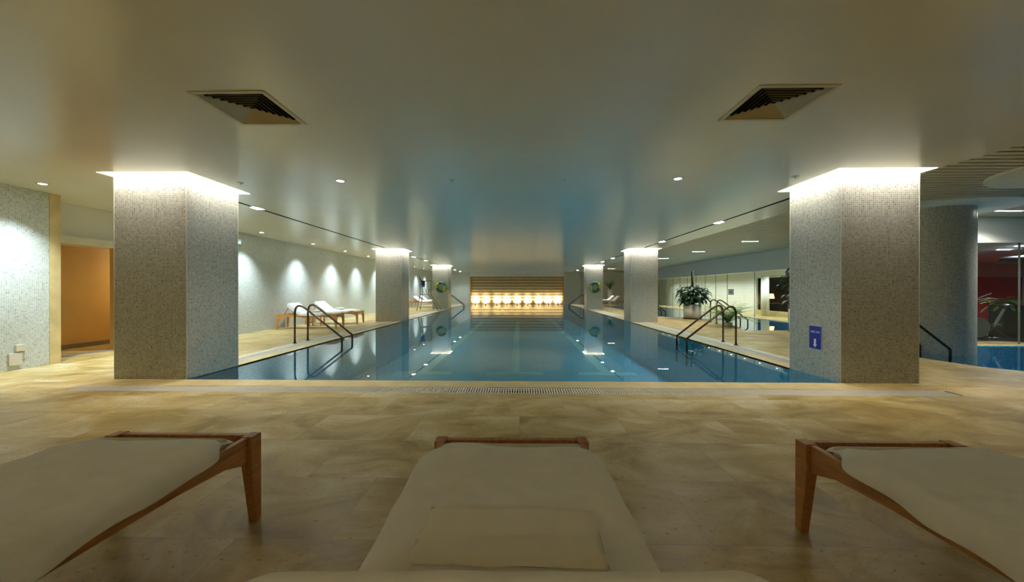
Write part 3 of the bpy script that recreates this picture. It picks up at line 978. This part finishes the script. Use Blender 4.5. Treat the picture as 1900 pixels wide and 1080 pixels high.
# ------------------------------------------------------------------ loungers
LW, LL, LZ = 0.76, 1.75, 0.44
HINGE = 0.665; BANG = R(40); BLEN = 0.46
def lounger_proto(label, group, wood):
    t = thing('sun_lounger', label, 'sun lounger', (0, 0, 0), 0, group)
    w = LW / 2
    for s in (-1, 1):
        prof = [(0.03, LZ), (0.03, LZ - .15), (.10, LZ - .14), (.22, LZ - .095), (.5, LZ - .08), (1.0, LZ - .08), (1.28, LZ - .08),
                (LL - .22, LZ - .095), (LL - .10, LZ - .13), (LL - .03, LZ - .145), (LL - .03, LZ)]
        bm = NB(); prism(bm, prof, 'x', s * (w - .018), s * (w - .048)); obj('side_rail', bm, wood, t, bevel=0.003)
        for y in (0.035, LL - 0.035):
            bm = NB()
            d = 1 if y < 1 else -1
            top = [(s * w, y - d * .035), (s * (w - .055), y - d * .035), (s * (w - .055), y + d * .04), (s * w, y + d * .04)]
            bot = [(s * w, y - d * .035), (s * (w - .038), y - d * .035), (s * (w - .038), y + d * .008), (s * w, y + d * .008)]
            A = [bm.verts.new((px, py, LZ + .004)) for px, py in top]
            B = [bm.verts.new((px, py, LZ - .13)) for px, py in top]
            C = [bm.verts.new((px, py, 0)) for px, py in bot]
            for P, Q in ((A, B), (B, C)):
                for k in range(4): bm.faces.new((P[k], P[(k + 1) % 4], Q[(k + 1) % 4], Q[k]))
            bm.faces.new(A); bm.faces.new(C[::-1])
            bmesh.ops.recalc_face_normals(bm, faces=bm.faces[:])
            obj('leg', bm, wood, t, bevel=0.003)
    for y in (0.012, LL - 0.045):
        bm = NB(); box(bm, -w + .056, w - .056, y, y + .034, LZ - .10, LZ + 0.002); obj('end_rail', bm, wood, t, bevel=0.003)
    bm = NB()
    y = 0.14
    while y < LL - .12:
        box(bm, -w + .042, w - .042, y, y + .05, LZ - .06, LZ - .04); y += .09
    obj('slats', bm, wood, t)
    bm = NB(); box(bm, -w + .055, w - .055, HINGE, LL - .15, LZ - .035, LZ + .035); obj('mattress', bm, M['mattress'], t, bevel=0.02)
    # raised back
    rot = Matrix.Translation((0, HINGE, LZ - .02)) @ Matrix.Rotation(-BANG, 4, 'X')
    bm = NB()
    for s in (-1, 1): box(bm, s * (w - .05) - .015, s * (w - .05) + .015, -BLEN - .02, 0, -.02, .01)
    for k in range(6): box(bm, -w + .06, w - .06, -BLEN - .02 + k * .11, -BLEN + .03 + k * .11, -.016, .0)
    bm.transform(rot); obj('backrest_frame', bm, wood, t, bevel=0.003)
    bm = NB(); box(bm, -w + .05, w - .05, -BLEN, -.01, .012, .065); bm.transform(rot); obj('backrest_cushion', bm, M['mattress'], t, bevel=0.02)
    bm = NB()
    py = HINGE - math.cos(BANG) * .42; pz = LZ - .03 + math.sin(BANG) * .42
    for s in (-1, 1): tube(bm, [(s * (w - .09), py, pz), (s * (w - .09), py - .16, LZ - .06)], .009, 8)
    obj('back_prop', bm, M['steel'], t)
    return t

def towel_cover(label, group, seed, hem=0.095, toplen=0.62, wob=0.018, inset=0.03, hf=0.03):
    """a big towel draped over mattress and raised back, hanging over the sides"""
    w0, w1 = LW / 2 - .060, LW / 2 - .006
    rnd = random.Random(seed)
    # centre line from foot to back top and over
    c = []
    z0 = LZ + .044
    y = LL - .125
    c.append((y + .006, z0 - .06, 1, 0)); c.append((y, z0 - .034, .7, .7))
    n = 40
    for i in range(n + 1):
        yy = y - .012 - (y - .012 - HINGE - .02) * i / n
        c.append((yy, z0 - .030 * max(0, 1 - i / 6.0) ** 1.5, 0, 1))
    ca, sa = math.cos(BANG), math.sin(BANG)
    bz = LZ - .02
    for i in range(1, 23):
        d = 0.01 + (BLEN + .005) * i / 22
        off = .074
        c.append((HINGE - ca * d + sa * off * 1.0 * min(1, 1) * 1 - 0.0, bz + sa * d + ca * off, sa, ca))
    e = c[-1]
    c.append((e[0] - .022, e[1] - .008, -.6, .7)); c.append((e[0] - .034, e[1] - .04, -1, .1)); c.append((e[0] - .036, e[1] - .13, -1, 0))
    S = []
    nt_ = 26
    for i in range(nt_ + 1): S.append((-1 + 2 * i / nt_, 0))
    side = [0.15, .35, .6, .8, 1.0]
    bm = NB()
    rows = []
    L = 0.0
    for k, (yy, zz, ny, nz) in enumerate(c):
        if k: L += math.hypot(yy - c[k - 1][0], zz - c[k - 1][1])
        row = []
        ph = seed * 3.1
        grow = min(1.0, max(0.0, (L - .05) / .5))
        gw = min(1.0, max(0.0, (L - .10) / .13)); gw = gw * gw * (3 - 2 * gw)
        w = w0 + (w1 - w0) * gw
        for s in (-1, 1):
            hv = (.006 + (hf - .006) * gw) + (hem - hf) * grow * (0.92 + .22 * math.sin(L * 7 + ph + s) + .10 * math.sin(L * 17 + ph * 2))
            pts = []
            for u in side:
                q = hv * u
                out = 0.014 + (0.012 * mnoise.noise(Vector((L * 6, s * 3.0, seed * 2.0))) + 0.006 * math.sin(L * 22 + ph + s * 1.7)) * u + 0.010 * u
                pts.append((s * (w + out * min(1, u * 3) * max(.1, gw)), -q, u))
            if s == -1:
                for px, dz, u in reversed(pts): row.append((px, dz))
                for sx, _ in S: row.append((sx * w, 0.0))
            else:
                for px, dz, u in pts: row.append((px, dz))
        vr = []
        for px, dz in row:
            edge = max(0.0, (abs(px) - (w - .03)) / .03)
            drop = -.010 * min(1, edge) ** 2 if dz == 0 else 0
            nse = 0.0
            if dz == 0:
                nse = wob * .55 * (mnoise.noise(Vector((px * 3.1, L * 5.5 + seed * 9, seed))) ) + wob * .25 * mnoise.noise(Vector((px * 9, L * 15, seed + 3))) + .0045 * mnoise.noise(Vector((px * 1.6, L * 26, seed + 7)))
            h = nse + drop
            if dz == 0:
                vr.append(bm.verts.new((px, yy + ny * h, zz + nz * h)))
            else:
                vr.append(bm.verts.new((px, yy + ny * dz - (0.0 if nz > .99 else 0), zz - .010 + (dz if nz > .99 else nz * dz))))
        rows.append(vr)
    for a, b in zip(rows, rows[1:]):
        for i in range(len(a) - 1):
            bm.faces.new((a[i], a[i + 1], b[i + 1], b[i]))
    bmesh.ops.recalc_face_normals(bm, faces=bm.faces[:])
    up = sum(f.normal.z for f in bm.faces)
    if up < 0: bmesh.ops.reverse_faces(bm, faces=bm.faces[:])
    o = obj('towel_cover', bm, M['towel'], None, smooth=True)
    sm = o.modifiers.new('thick', 'SOLIDIFY'); sm.thickness = 0.006; sm.offset = 1
    ss = o.modifiers.new('sub', 'SUBSURF'); ss.levels = 1; ss.render_levels = 1
    return tag(o, label, 'towel', group)

def folded_towel(label, group, w, d, h, seed):
    bm = NB()
    nx, ny, L = 26, 16, 3
    lay = h / L
    for k in range(L):
        z0, z1 = k * lay, (k + 1) * lay - .001
        ww = w / 2 - .003 * (k % 2); dd = d / 2 - .002 * k
        seg = 28
        grid = {}
        for i in range(nx + 1):
            for j in range(ny + 1):
                x = -ww + 2 * ww * i / nx; y = -dd + 2 * dd * j / ny
                ex = min(1, (ww - abs(x)) / .018); ey = min(1, (dd - abs(y)) / .018)
                r = math.sqrt(max(0, 1 - (1 - ex) ** 2)) * math.sqrt(max(0, 1 - (1 - ey) ** 2))
                zc = (z0 + z1) / 2
                nn = .004 * mnoise.noise(Vector((x * 8, y * 8, seed + k)))
                xw = x + .005 * mnoise.noise(Vector((y * 9, k, seed))); yw = y + .005 * mnoise.noise(Vector((x * 9, k, seed + 5)))
                grid[(i, j)] = (bm.verts.new((xw, yw, zc + (z1 - zc) * r + nn * (k == L - 1))), bm.verts.new((xw, yw, zc - (zc - z0) * r)))
        for i in range(nx):
            for j in range(ny):
                bm.faces.new([grid[q][0] for q in ((i, j), (i + 1, j), (i + 1, j + 1), (i, j + 1))])
                bm.faces.new([grid[q][1] for q in ((i, j), (i, j + 1), (i + 1, j + 1), (i + 1, j))])
    bmesh.ops.remove_doubles(bm, verts=bm.verts[:], dist=0.0003)
    bmesh.ops.recalc_face_normals(bm, faces=bm.faces[:])
    return tag(obj('folded_towel', bm, M['towelcream'], None, smooth=True), label, 'towel', group)

def place(o, x, y, rz=0, z=0):
    o.location = (x, y, z); o.rotation_euler = (0, 0, rz)
    return o
near = 'teak loungers in the foreground'
lg = lounger_proto('teak sun lounger at the bottom centre under a white towel, foot toward the pool', near, M['teak'])
place(lg, -0.013, 0.2, R(.9))
dup(lg, (-1.735, 0.23, 0), 0, 'teak sun lounger at the lower left, its tapered right foot leg in view')
dup(lg, (1.765, 0.2, 0), 0, 'teak sun lounger at the lower right, its tapered left foot leg in view')
place(towel_cover('white towel spread over the bottom centre lounger', 'towels spread on the foreground loungers', 1, hem=.06, hf=.03), -0.013, 0.2, R(.9))
place(towel_cover('white towel draped over the lower left lounger', 'towels spread on the foreground loungers', 2, hem=.078), -1.735, 0.23)
place(towel_cover('white towel draped over the lower right lounger', 'towels spread on the foreground loungers', 3, hem=.08), 1.765, 0.2)
ft = folded_towel('thick folded white towel lying on the bottom centre lounger', 'folded towels', 0.47, 0.24, 0.055, 1)
place(ft, -0.025, 0.995, R(-1.5), LZ + .068)

farg = 'teak loungers along the walls'
def far_lounger(x, y, rz, lab, tl, fl=None, seed=5):
    """x, y: middle of the foot end; rz: heading of the foot"""
    global lgf
    dx, dy = -math.sin(rz), math.cos(rz)
    ox, oy = x - dx * LL, y - dy * LL
    if lgf is None:
        lgf = lounger_proto(lab, farg, M['lightteak']); place(lgf, ox, oy, rz)
    else: dup(lgf, (ox, oy, 0), rz, lab)
    place(towel_cover(tl, 'towels on the loungers by the walls', seed, hem=.08, hf=.05), ox, oy, rz)
    if fl:
        f = folded_towel(fl, 'folded towels', .42, .24, .06, seed)
        place(f, ox + dx * 1.05, oy + dy * 1.05, rz, LZ + .055)
lgf = None
far_lounger(-5.64, 11.95, R(-82), 'teak lounger by the left mosaic wall, nearer of the pair behind the ladder',
            'white towel on the nearer lounger by the left mosaic wall', 'folded white towel on the nearer lounger by the left wall', 5)
far_lounger(-5.64, 13.5, R(-84), 'teak lounger by the left mosaic wall, farther of the pair, foot toward the second column',
            'white towel on the farther lounger by the left mosaic wall', 'folded white towel on the farther lounger by the left wall', 6)
far_lounger(-5.6, 25.6, R(-88), 'distant teak lounger seen through the lifeguard chair legs', 'white towel on the lounger behind the lifeguard chair', None, 7)
far_lounger(-5.6, 27.2, R(-88), 'distant teak lounger behind the life ring column on the left, farther one', 'white towel on the farthest lounger on the left', None, 8)
far_lounger(5.5, 27.0, R(88), 'distant teak lounger on the right poolside before the tall white planter', 'white towel on the nearer distant lounger at the right', None, 9)
far_lounger(5.5, 28.5, R(88), 'distant teak lounger on the right poolside, farther of the two', 'white towel on the farther distant lounger at the right', None, 10)

# small table between the two left loungers
t = thing('side_table', 'low teak side table between the two loungers by the left mosaic wall', 'side table', (-6.75, 12.6, 0), R(8))
bm = NB(); box(bm, -.2, .2, -.17, .17, .30, .33); obj('table_top', bm, M['lightteak'], t, bevel=.004)
for sx in (-1, 1):
    for sy in (-1, 1):
        bm = NB(); box(bm, sx * .18 - .018, sx * .18 + .018, sy * .15 - .018, sy * .15 + .018, 0, .30); obj('leg', bm, M['lightteak'], t)

# ------------------------------------------------------------------ lifeguard chair
t = thing('lifeguard_chair', 'tall tubular lifeguard chair on the left poolside with a navy cloth', 'lifeguard chair', (-5.2, 21.9, 0), 0)
top, seat = 1.70, 0.92
corn = [(-.62, -.36), (.62, -.36), (.62, .36), (-.62, .36)]
tcorn = [(-.45, -.28), (.02, -.28), (.02, .28), (-.45, .28)]
for (a, b), (c, d) in zip(corn, tcorn):
    bm = NB()
    tube(bm, [(a, b, 0), (c, d, seat)] + ([(c, d, top)] if a < 0 else []), .018, 10); l_ = obj('leg', bm, M['steel'], t, smooth=True)
    bm = NB(); frustum(bm, a, b, 0, .03, .025, .022, 12); obj('foot_cap', bm, M['rubber'], l_)
bm = NB()
tube(bm, [(-.45, -.28, seat), (.02, -.28, seat), (.02, .28, seat), (-.45, .28, seat), (-.45, -.28, seat)], .016, 8)
obj('seat_frame', bm, M['steel'], t, smooth=True)
bm = NB(); box(bm, -.44, .02, -.26, .26, seat + .016, seat + .045); obj('seat', bm, M['white'], t, bevel=.01)
bm = NB(); box(bm, -.47, -.44, -.26, .26, seat + .35, top - .02); obj('backrest', bm, M['white'], t, bevel=.01)
for s in (-1, 1):
    bm = NB(); tube(bm, fillet([(-.45, s * .29, top), (.18, s * .29, top), (.18, s * .29, seat + .3), (.02, s * .29, seat + .25), (.02, s * .29, seat)], .05, 4), .014, 8)
    obj('armrest', bm, M['steel'], t, smooth=True)
bm = NB(); tube(bm, [(-.45, -.28, top), (-.45, .28, top)], .014, 8); obj('back_bar', bm, M['steel'], t)
for k in range(3):
    z = .22 + k * .22; u = z / seat; x = .62 + (.02 - .62) * u; yy = .36 + (.28 - .36) * u
    bm = NB(); box(bm, x - .04, x + .04, -yy, yy, z - .01, z + .01); obj('step', bm, M['steel'], t)
um = thing('folded_umbrella', 'slim closed umbrella leaning up from the lifeguard chair', 'umbrella', (-5.2, 21.9, 0), 0)
bm = NB(); tube(bm, [(.02, -.33, seat - .05), (-.55, -.33, 2.03)], .010, 8); obj('pole', bm, M['steel'], um)
bm = NB(); tube(bm, [(-.20, -.33, 1.35), (-.30, -.33, 1.55), (-.50, -.33, 1.93)], .02, 10, rs=[.045, .05, .012]); obj('canopy', bm, M['navy'], um, smooth=True)
bm = NB()
n = 10
g = [[bm.verts.new((-.38 + .20 * i / n, -.315 - .02 * math.sin(i * 1.7), top + .015 - (.24 + .10 * math.sin(i * .9)) * j / 8)) for j in range(9)] for i in range(n + 1)]
for i in range(n):
    for j in range(8): bm.faces.new((g[i][j], g[i + 1][j], g[i + 1][j + 1], g[i][j + 1]))
o = tag(obj('navy_cloth', bm, M['navy'], None, smooth=True), 'navy blue cloth hung over the arm of the lifeguard chair', 'cloth')
o.location = (-5.2, 21.9, 0); o.modifiers.new('t', 'SOLIDIFY').thickness = .01

# ------------------------------------------------------------------ life rings
def life_ring(x, y, z, label, rot):
    t = thing('life_ring', label, 'life ring', (x, y, z), 0, 'life rings on the far columns')
    Rr, r = 0.27, 0.075
    for q in range(2):
        for half, mm in ((0, 'ringgreen'), (1, 'ringyellow')):
            a0 = rot + q * PI + half * PI * .55; a1 = rot + q * PI + (PI * .55 if half == 0 else PI)
            bm = NB()
            tube(bm, [(Rr * math.cos(a0 + (a1 - a0) * k / 8), -.075, Rr * math.sin(a0 + (a1 - a0) * k / 8)) for k in range(9)], r, 14)
            obj('band', bm, M[mm], t, smooth=True)
    bm = NB()
    tube(bm, [((.36 + .012 * math.cos(8 * a)) * math.cos(a), -.08, (.36 + .012 * math.cos(8 * a)) * math.sin(a)) for a in [2 * PI * k / 48 for k in range(49)]], .006, 6)
    obj('grab_rope', bm, M['rope'], t)
    return t
life_ring(-4.86, COLY[2] - .002, 1.36, 'yellow and teal life ring on the distant left column', .3)
life_ring(4.62, COLY[2] - .002, 1.37, 'yellow and teal life ring on the distant right column', 1.0)

# ------------------------------------------------------------------ plants
def leaf(bm, base, direc, length, width, droop, segs=6, fold=.15, shape='oval'):
    d = Vector(direc).normalized(); p = Vector(base)
    side = d.cross(Vector((0, 0, 1)))
    if side.length < 1e-3: side = Vector((1, 0, 0))
    side.normalize()
    prev = None
    for i in range(segs + 1):
        u = i / segs
        if shape == 'oval': wv = math.sin(PI * min(1, u * .97 + .03)) ** .7
        else: wv = (1 - u) ** .6 * min(1, .35 + u * 3)
        ww = width * .5 * wv + .0008
        up = side.cross(d).normalized()
        a = bm.verts.new(p - side * ww + up * ww * fold); c = bm.verts.new(p); b = bm.verts.new(p + side * ww + up * ww * fold)
        if prev:
            bm.faces.new((prev[0], prev[1], c, a)); bm.faces.new((prev[1], prev[2], b, c))
        prev = (a, c, b)
        p = p + d * (length / segs)
        d = (d + Vector((0, 0, -droop / segs))).normalized()

def pot(t, r0, r1, h, m=None, saucer=True):
    z0 = .04 if saucer else 0
    bm = NB(); lathe(bm, [(0, z0), (r0, z0), (r1, z0 + h), (r1 - .03, z0 + h), (r1 - .035, z0 + h - .06), (0, z0 + h - .06)], 40)
    obj('pot', bm, m or M['potwhite'], t, smooth=False)
    for p_ in t.children[-1].data.polygons: p_.use_smooth = abs(p_.normal.z) < .5
    if saucer:
        bm = NB(); lathe(bm, [(0, 0), (r0 + .02, 0), (r0 + .035, z0 + .01), (r0 + .005, z0 + .01), (r0 + .005, z0 + .002), (0, z0 + .002)], 40); obj('saucer', bm, M['potdark'], t)
    bm = NB(); frustum(bm, 0, 0, z0 + h - .062, z0 + h - .05, r1 - .04, r1 - .04, 30); obj('soil', bm, M['soil'], t)
    return z0 + h - .05

def bushy_plant(label, loc, seed, hh=.62, rr=.55, trunk=1.9, n=150, pr=(.33, .35, .56)):
    t = thing('potted_plant', label, 'potted plant', loc, 0, 'dark bushy plants in white pots')
    z = pot(t, pr[0], pr[1], pr[2])
    rnd = random.Random(seed)
    if trunk > 0:
        bm = NB(); tube(bm, [(0, 0, z), (.01, 0, trunk * .6), (0, .01, trunk)], .05, 12, rs=[.06, .052, .045]); obj('moss_pole', bm, M['bark'], t, smooth=True)
    bm = NB(); sb = NB()
    for i in range(n):
        a = rnd.uniform(0, 2 * PI); u = rnd.random() ** .6
        zz = z + .12 + hh * rnd.random()
        prof = math.sin(PI * min(1, max(.12, 1 - (zz - z) / (hh + .25)))) ** .5
        rad = rr * u * prof
        b = Vector((rad * math.cos(a), rad * math.sin(a), zz + .05 * (1 - u)))
        tube(sb, [(0, 0, max(z, zz - .25)), (b.x * .5, b.y * .5, zz), b], .004, 4, caps=False)
        leaf(bm, b, (math.cos(a), math.sin(a), rnd.uniform(-.3, .7)), rnd.uniform(.20, .33), rnd.uniform(.10, .15), rnd.uniform(1.2, 2.6))
    obj('foliage', bm, M['leafdark'], t, smooth=True); obj('stems', sb, M['leafdark'], t)
    return t
bushy_plant('big dark bushy plant on a moss pole in a white pot, behind the right ladder', (7.13, 15.95, 0), 3, hh=.66, rr=.56, trunk=1.98, n=260)
bushy_plant('tall dark leafy plant in a white pot peeping left of the big right column', (8.02, 10.95, 0), 4, hh=1.15, rr=.5, trunk=1.95, n=210, pr=(.34, .36, .60))
bushy_plant('dark leafy plant in a white pot beside the distant right loungers', (7.6, 25.7, 0), 5, hh=1.05, rr=.42, trunk=0, n=110, pr=(.2, .24, .35))
bushy_plant('dark leafy plant beyond the life ring column on the left', (-5.9, 29.6, 0), 6, hh=1.2, rr=.4, trunk=0, n=110, pr=(.2, .24, .35))

def spiky(label, loc, seed, ph, pr, n, ln, wd, droop, m, zbase=None, cat='potted plant', name='potted_dracaena', up=(.5, 1.6), trunk=.25, group=None, square=False, nm='pot', potm=None, saucer=False):
    t = thing(name, label, cat, loc, 0, group)
    if square:
        bm = NB(); box(bm, -pr, pr, -pr, pr, 0, ph); obj('planter_box', bm, potm, t, bevel=.01); z = ph
    else: z = pot(t, pr * .85, pr, ph, potm, saucer)
    rnd = random.Random(seed)
    bm = NB()
    if trunk:
        tb = NB(); tube(tb, [(0, 0, z - .02), (.01, 0, z + trunk)], .03, 8); obj('trunk', tb, M['bark'], t)
    for i in range(n):
        a = rnd.uniform(0, 2 * PI); e = rnd.uniform(*up)
        leaf(bm, (.02 * math.cos(a), .02 * math.sin(a), z + trunk * rnd.uniform(.3, 1)), (math.cos(a), math.sin(a), e), ln * rnd.uniform(.7, 1.1), wd, droop * rnd.uniform(.6, 1.3), 7, .3, 'blade')
    obj('foliage', bm, m, t, smooth=True)
    return t
spiky('tall white tapered planter with spiky green leaves at the far right', (7.55, 32.2, 0), 7, 1.22, .2, 46, .8, .06, .35, M['leaf'], up=(1.0, 3.0), trunk=.2)

def fern(label, loc, seed, ph, pr, n, ln, m, square, potm, droop=1.4, name='potted_fern', up=(.5, 1.8), group=None, leaflets=16, lw=.02, ll=.075):
    t = thing(name, label, 'fern', loc, 0, group)
    if square:
        bm = NB(); box(bm, -pr, pr, -pr * .7, pr * .7, 0, ph); obj('planter_box', bm, potm, t, bevel=.01); z = ph - .02
    else: z = pot(t, pr * .85, pr, ph, potm, False)
    rnd = random.Random(seed); bm = NB(); sb = NB()
    for i in range(n):
        a = rnd.uniform(0, 2 * PI); e = rnd.uniform(*up); L = ln * rnd.uniform(.6, 1.1)
        d = Vector((math.cos(a), math.sin(a), e)).normalized(); p = Vector((0, 0, z)); dr = droop * rnd.uniform(.7, 1.3)
        pts = [p.copy()]
        for k in range(leaflets):
            p = p + d * (L / leaflets); d = (d + Vector((0, 0, -dr / leaflets))).normalized(); pts.append(p.copy())
            s = d.cross(Vector((0, 0, 1)))
            if s.length < 1e-3: continue
            s.normalize(); u = k / leaflets
            if u > .12:
                l2 = ll * math.sin(PI * (1 - u * .85) * .75 + .2)
                for q in (-1, 1): leaf(bm, p, s * q + d * .5, max(.02, l2), lw, .5, 3, .1)
        tube(sb, pts, .003, 4, caps=False)
    obj('fronds', bm, m, t, smooth=True); obj('stems', sb, m, t)
    return t
fern('bright green feathery fern at the edge of the side pool, behind the right ladder', (6.85, 12.75, 0), 11, .12, .16, 80, .95, M['leafpale'], False, M['potwhite'], droop=1.5, up=(.9, 3.2), ll=.11, lw=.028)
fern('green fern in a black box planter behind the gym glass', (12.2, 9.85, 0), 12, .82, .24, 26, .50, M['leafpale'], True, M['black'], droop=1.6, ll=.09, lw=.03)
fern('dark arching palm fronds reaching in at the right edge before the round column', (6.72, 4.0, 0), 13, .5, .2, 9, .85, M['leafdark'], False, M['potwhite'], droop=.9, name='potted_palm', up=(.5, 1.4), ll=.12, lw=.012)

# ------------------------------------------------------------------ signs
# blue sign on the pool-side face of the right near column (faces -x)
t = thing('depth_sign', 'small blue sign with white writing and a down arrow on the big right column', 'sign', (PX1 - .001, 5.41, 0.533), 0)
bm = NB(); box(bm, -0.006, 0, -.115, .115, -.165, .165); obj('plate', bm, M['blue'], t)
bm = NB()
for a, b, c, d in ((-.115, .115, -.165, -.160), (-.115, .115, .160, .165), (-.115, -.110, -.16, .16), (.110, .115, -.16, .16)):
    box(bm, -.0075, -.006, a, b, c, d)
obj('border', bm, M['white'], t)
mx = Matrix.Translation((-.0072, 0, .075)) @ Matrix(((0, 0, -1, 0), (-1, 0, 0, 0), (0, 1, 0, 0), (0, 0, 0, 1)))
text_mesh('lettering', '水深1.20M', 0.036, M['white'], t, mx, spacing=1.05)
bm = NB()
arrow = [(-.017, -.02), (.017, -.02), (.017, -.095), (.034, -.095), (0, -.14), (-.034, -.095), (-.017, -.095)]
prism(bm, arrow, 'x', -.0085, -.006); obj('arrow', bm, M['white'], t)
# exit sign on the left wall
t = thing('exit_sign', 'small lit green exit sign high on the left wall beside the big near column', 'sign', (WL + .001, 9.86, 2.46), 0)
bm = NB(); box(bm, 0, .05, -.19, .19, -.085, .085); obj('housing', bm, M['ringgreen'], t, bevel=.004)
bm = NB(); box(bm, .05, .053, -.178, .178, -.074, .074); obj('panel', bm, M['exitgreen'], t)
bm = NB()
# running figure in a doorway and an arrow
box(bm, .053, .055, .07, .15, -.055, .015)
prism(bm, [(-.02, -.012), (-.09, -.012), (-.09, -.035), (-.14, 0.0), (-.09, .035), (-.09, .012), (-.02, .012)], 'x', .053, .055)
obj('pictogram', bm, M['exitwhite'], t)
t = thing('glass_sign', 'small pale green exit sticker on the glass wall behind the right ladder', 'sign', (GX + .039, 18.75, 1.10), 0)
bm = NB(); box(bm, -.004, 0, -.24, .24, -.13, .13); obj('plate', bm, M['white'], t)
bm = NB()
for a, b, c, d in ((-.24, .24, .10, .13), (-.24, .24, -.13, -.10), (-.24, -.21, -.1, .1), (.21, .24, -.1, .1)): box(bm, -.006, -.004, a, b, c, d)
prism(bm, [(.15, -.02), (.02, -.02), (.02, -.06), (-.08, 0), (.02, .06), (.02, .02), (.15, .02)], 'x', -.006, -.004)
obj('pictogram', bm, M['ringgreen'], t)

# power outlet on the near left wall
t = thing('wall_outlet', 'pale service box low on the nearest left mosaic wall at the photo edge', 'wall box', (WL, 5.52, 0.22), 0)
bm = NB(); box(bm, 0, .03, -.10, .05, -.15, .03); obj('box', bm, M['grate'], t, bevel=.005)
bm = NB(); box(bm, 0, .035, -.02, .09, .05, .15); obj('cover', bm, M['palestone'], t, bevel=.005)

# ------------------------------------------------------------------ behind the glass
t = thing('window_curtain', 'white curtain gathered beside the dark lounge opening behind the glass', 'curtain', (11.3, 17.85, 0), 0)
bm = NB(); n = 60
top_, bot_ = [], []
for i in range(n + 1):
    u = i / n
    y = -.24 + .48 * u; x = .045 * math.sin(u * 2 * PI * 7)
    bot_.append(bm.verts.new((x * 1.2, y * (1.05), .02))); top_.append(bm.verts.new((x, y, 1.82)))
for i in range(n): bm.faces.new((bot_[i], bot_[i + 1], top_[i + 1], top_[i]))
c = obj('cloth', bm, M['curtain'], t, smooth=True); c.modifiers.new('t', 'SOLIDIFY').thickness = .004
bm = NB(); tube(bm, [(0, -2.2, 1.84), (0, .3, 1.84)], .012, 8); obj('curtain_rod', bm, M['chrome'], t)
t = thing('table_lamp', 'warm glowing lamp in the dark lounge behind the glass', 'lamp', (13.5, 20.9, 0), 0)
bm = NB(); frustum(bm, 0, 0, .5, .53, .12, .12, 20); tube(bm, [(0, 0, .53), (0, 0, .75)], .015, 8); obj('base', bm, M['bronze'], t)
bm = NB(); lathe(bm, [(.20, .74), (.15, 1.0)], 24); obj('lamp_shade', bm, M['lampglow'], t, smooth=True)
t2 = thing('lounge_table', 'dark side table under the glowing lounge lamp', 'table', (13.5, 20.9, 0), 0)
bm = NB(); box(bm, -.35, .35, -.35, .35, .46, .5); obj('table_top', bm, M['teak'], t2)
for sx in (-1, 1):
    for sy in (-1, 1):
        bm = NB(); box(bm, sx * .31 - .02, sx * .31 + .02, sy * .31 - .02, sy * .31 + .02, 0, .46); obj('leg', bm, M['teak'], t2)

# gym: exercise bikes, dark column
def bike(label, loc, rz):
    t = thing('exercise_bike', label, 'exercise bike', loc, rz, 'exercise bikes behind the gym glass')
    bm = NB(); frustum(bm, 0, 0, -.03, .03, .24, .24, 28); bm.transform(Matrix.Translation((.30, 0, .32)) @ Matrix.Rotation(R(90), 4, 'X')); obj('flywheel', bm, M['steel'], t)
    bm = NB(); tube(bm, [(-.5, 0, .06), (.55, 0, .06)], .03, 8); tube(bm, [(.5, -.25, .04), (.5, .25, .04)], .03, 8); tube(bm, [(-.5, -.25, .04), (-.5, .25, .04)], .03, 8)
    tube(bm, [(.30, 0, .32), (.1, 0, .06)], .03, 8); tube(bm, [(-.3, 0, .06), (.35, 0, .62)], .03, 8); obj('frame', bm, M['black'], t)
    bm = NB(); tube(bm, [(0, 0, .3), (-.22, 0, .80)], .025, 8); obj('seat_post', bm, M['chrome'], t)
    bm = NB(); lathe(bm, [(0, .80), (.12, .81), (.13, .84), (.05, .87), (0, .87)], 16, -.23, 0); obj('saddle', bm, M['black'], t, smooth=True)
    bm = NB(); tube(bm, [(.3, 0, .35), (.42, 0, 1.0)], .03, 8); obj('handle_post', bm, M['chrome'], t)
    bm = NB(); tube(bm, fillet([(.2, -.24, 1.12), (.42, -.2, 1.0), (.42, .2, 1.0), (.2, .24, 1.12)], .06, 4), .017, 8); obj('handlebar', bm, M['black'], t)
    bm = NB(); tube(bm, [(-.02, -.16, .18), (-.02, -.09, .18), (.06, .09, .40), (.06, .16, .40)], .014, 8); box(bm, -.07, .04, -.24, -.14, .165, .195); box(bm, .01, .12, .14, .24, .385, .415); obj('pedals', bm, M['steel'], t)
    return t
bike('black and grey exercise bike close behind the gym glass, left one', (10.2, 9.75, 0), R(60))
bike('black and grey exercise bike behind the gym glass, right one by the fern planter', (11.1, 9.2, 0), R(165))
t = thing('gym_column', 'dark column with a round dark disc inside the gym', 'column', (13.15, 9.75, 0), 0)
bm = NB(); frustum(bm, 0, 0, 0, 2.29, .42, .42, 36); obj('shaft', bm, M['black'], t, smooth=False)
bm = NB(); lathe(bm, [(.42, 1.86), (.75, 1.90), (.82, 1.97), (.75, 2.05), (.42, 2.06)], 40); obj('disc', bm, M['canopy'], t, smooth=True)
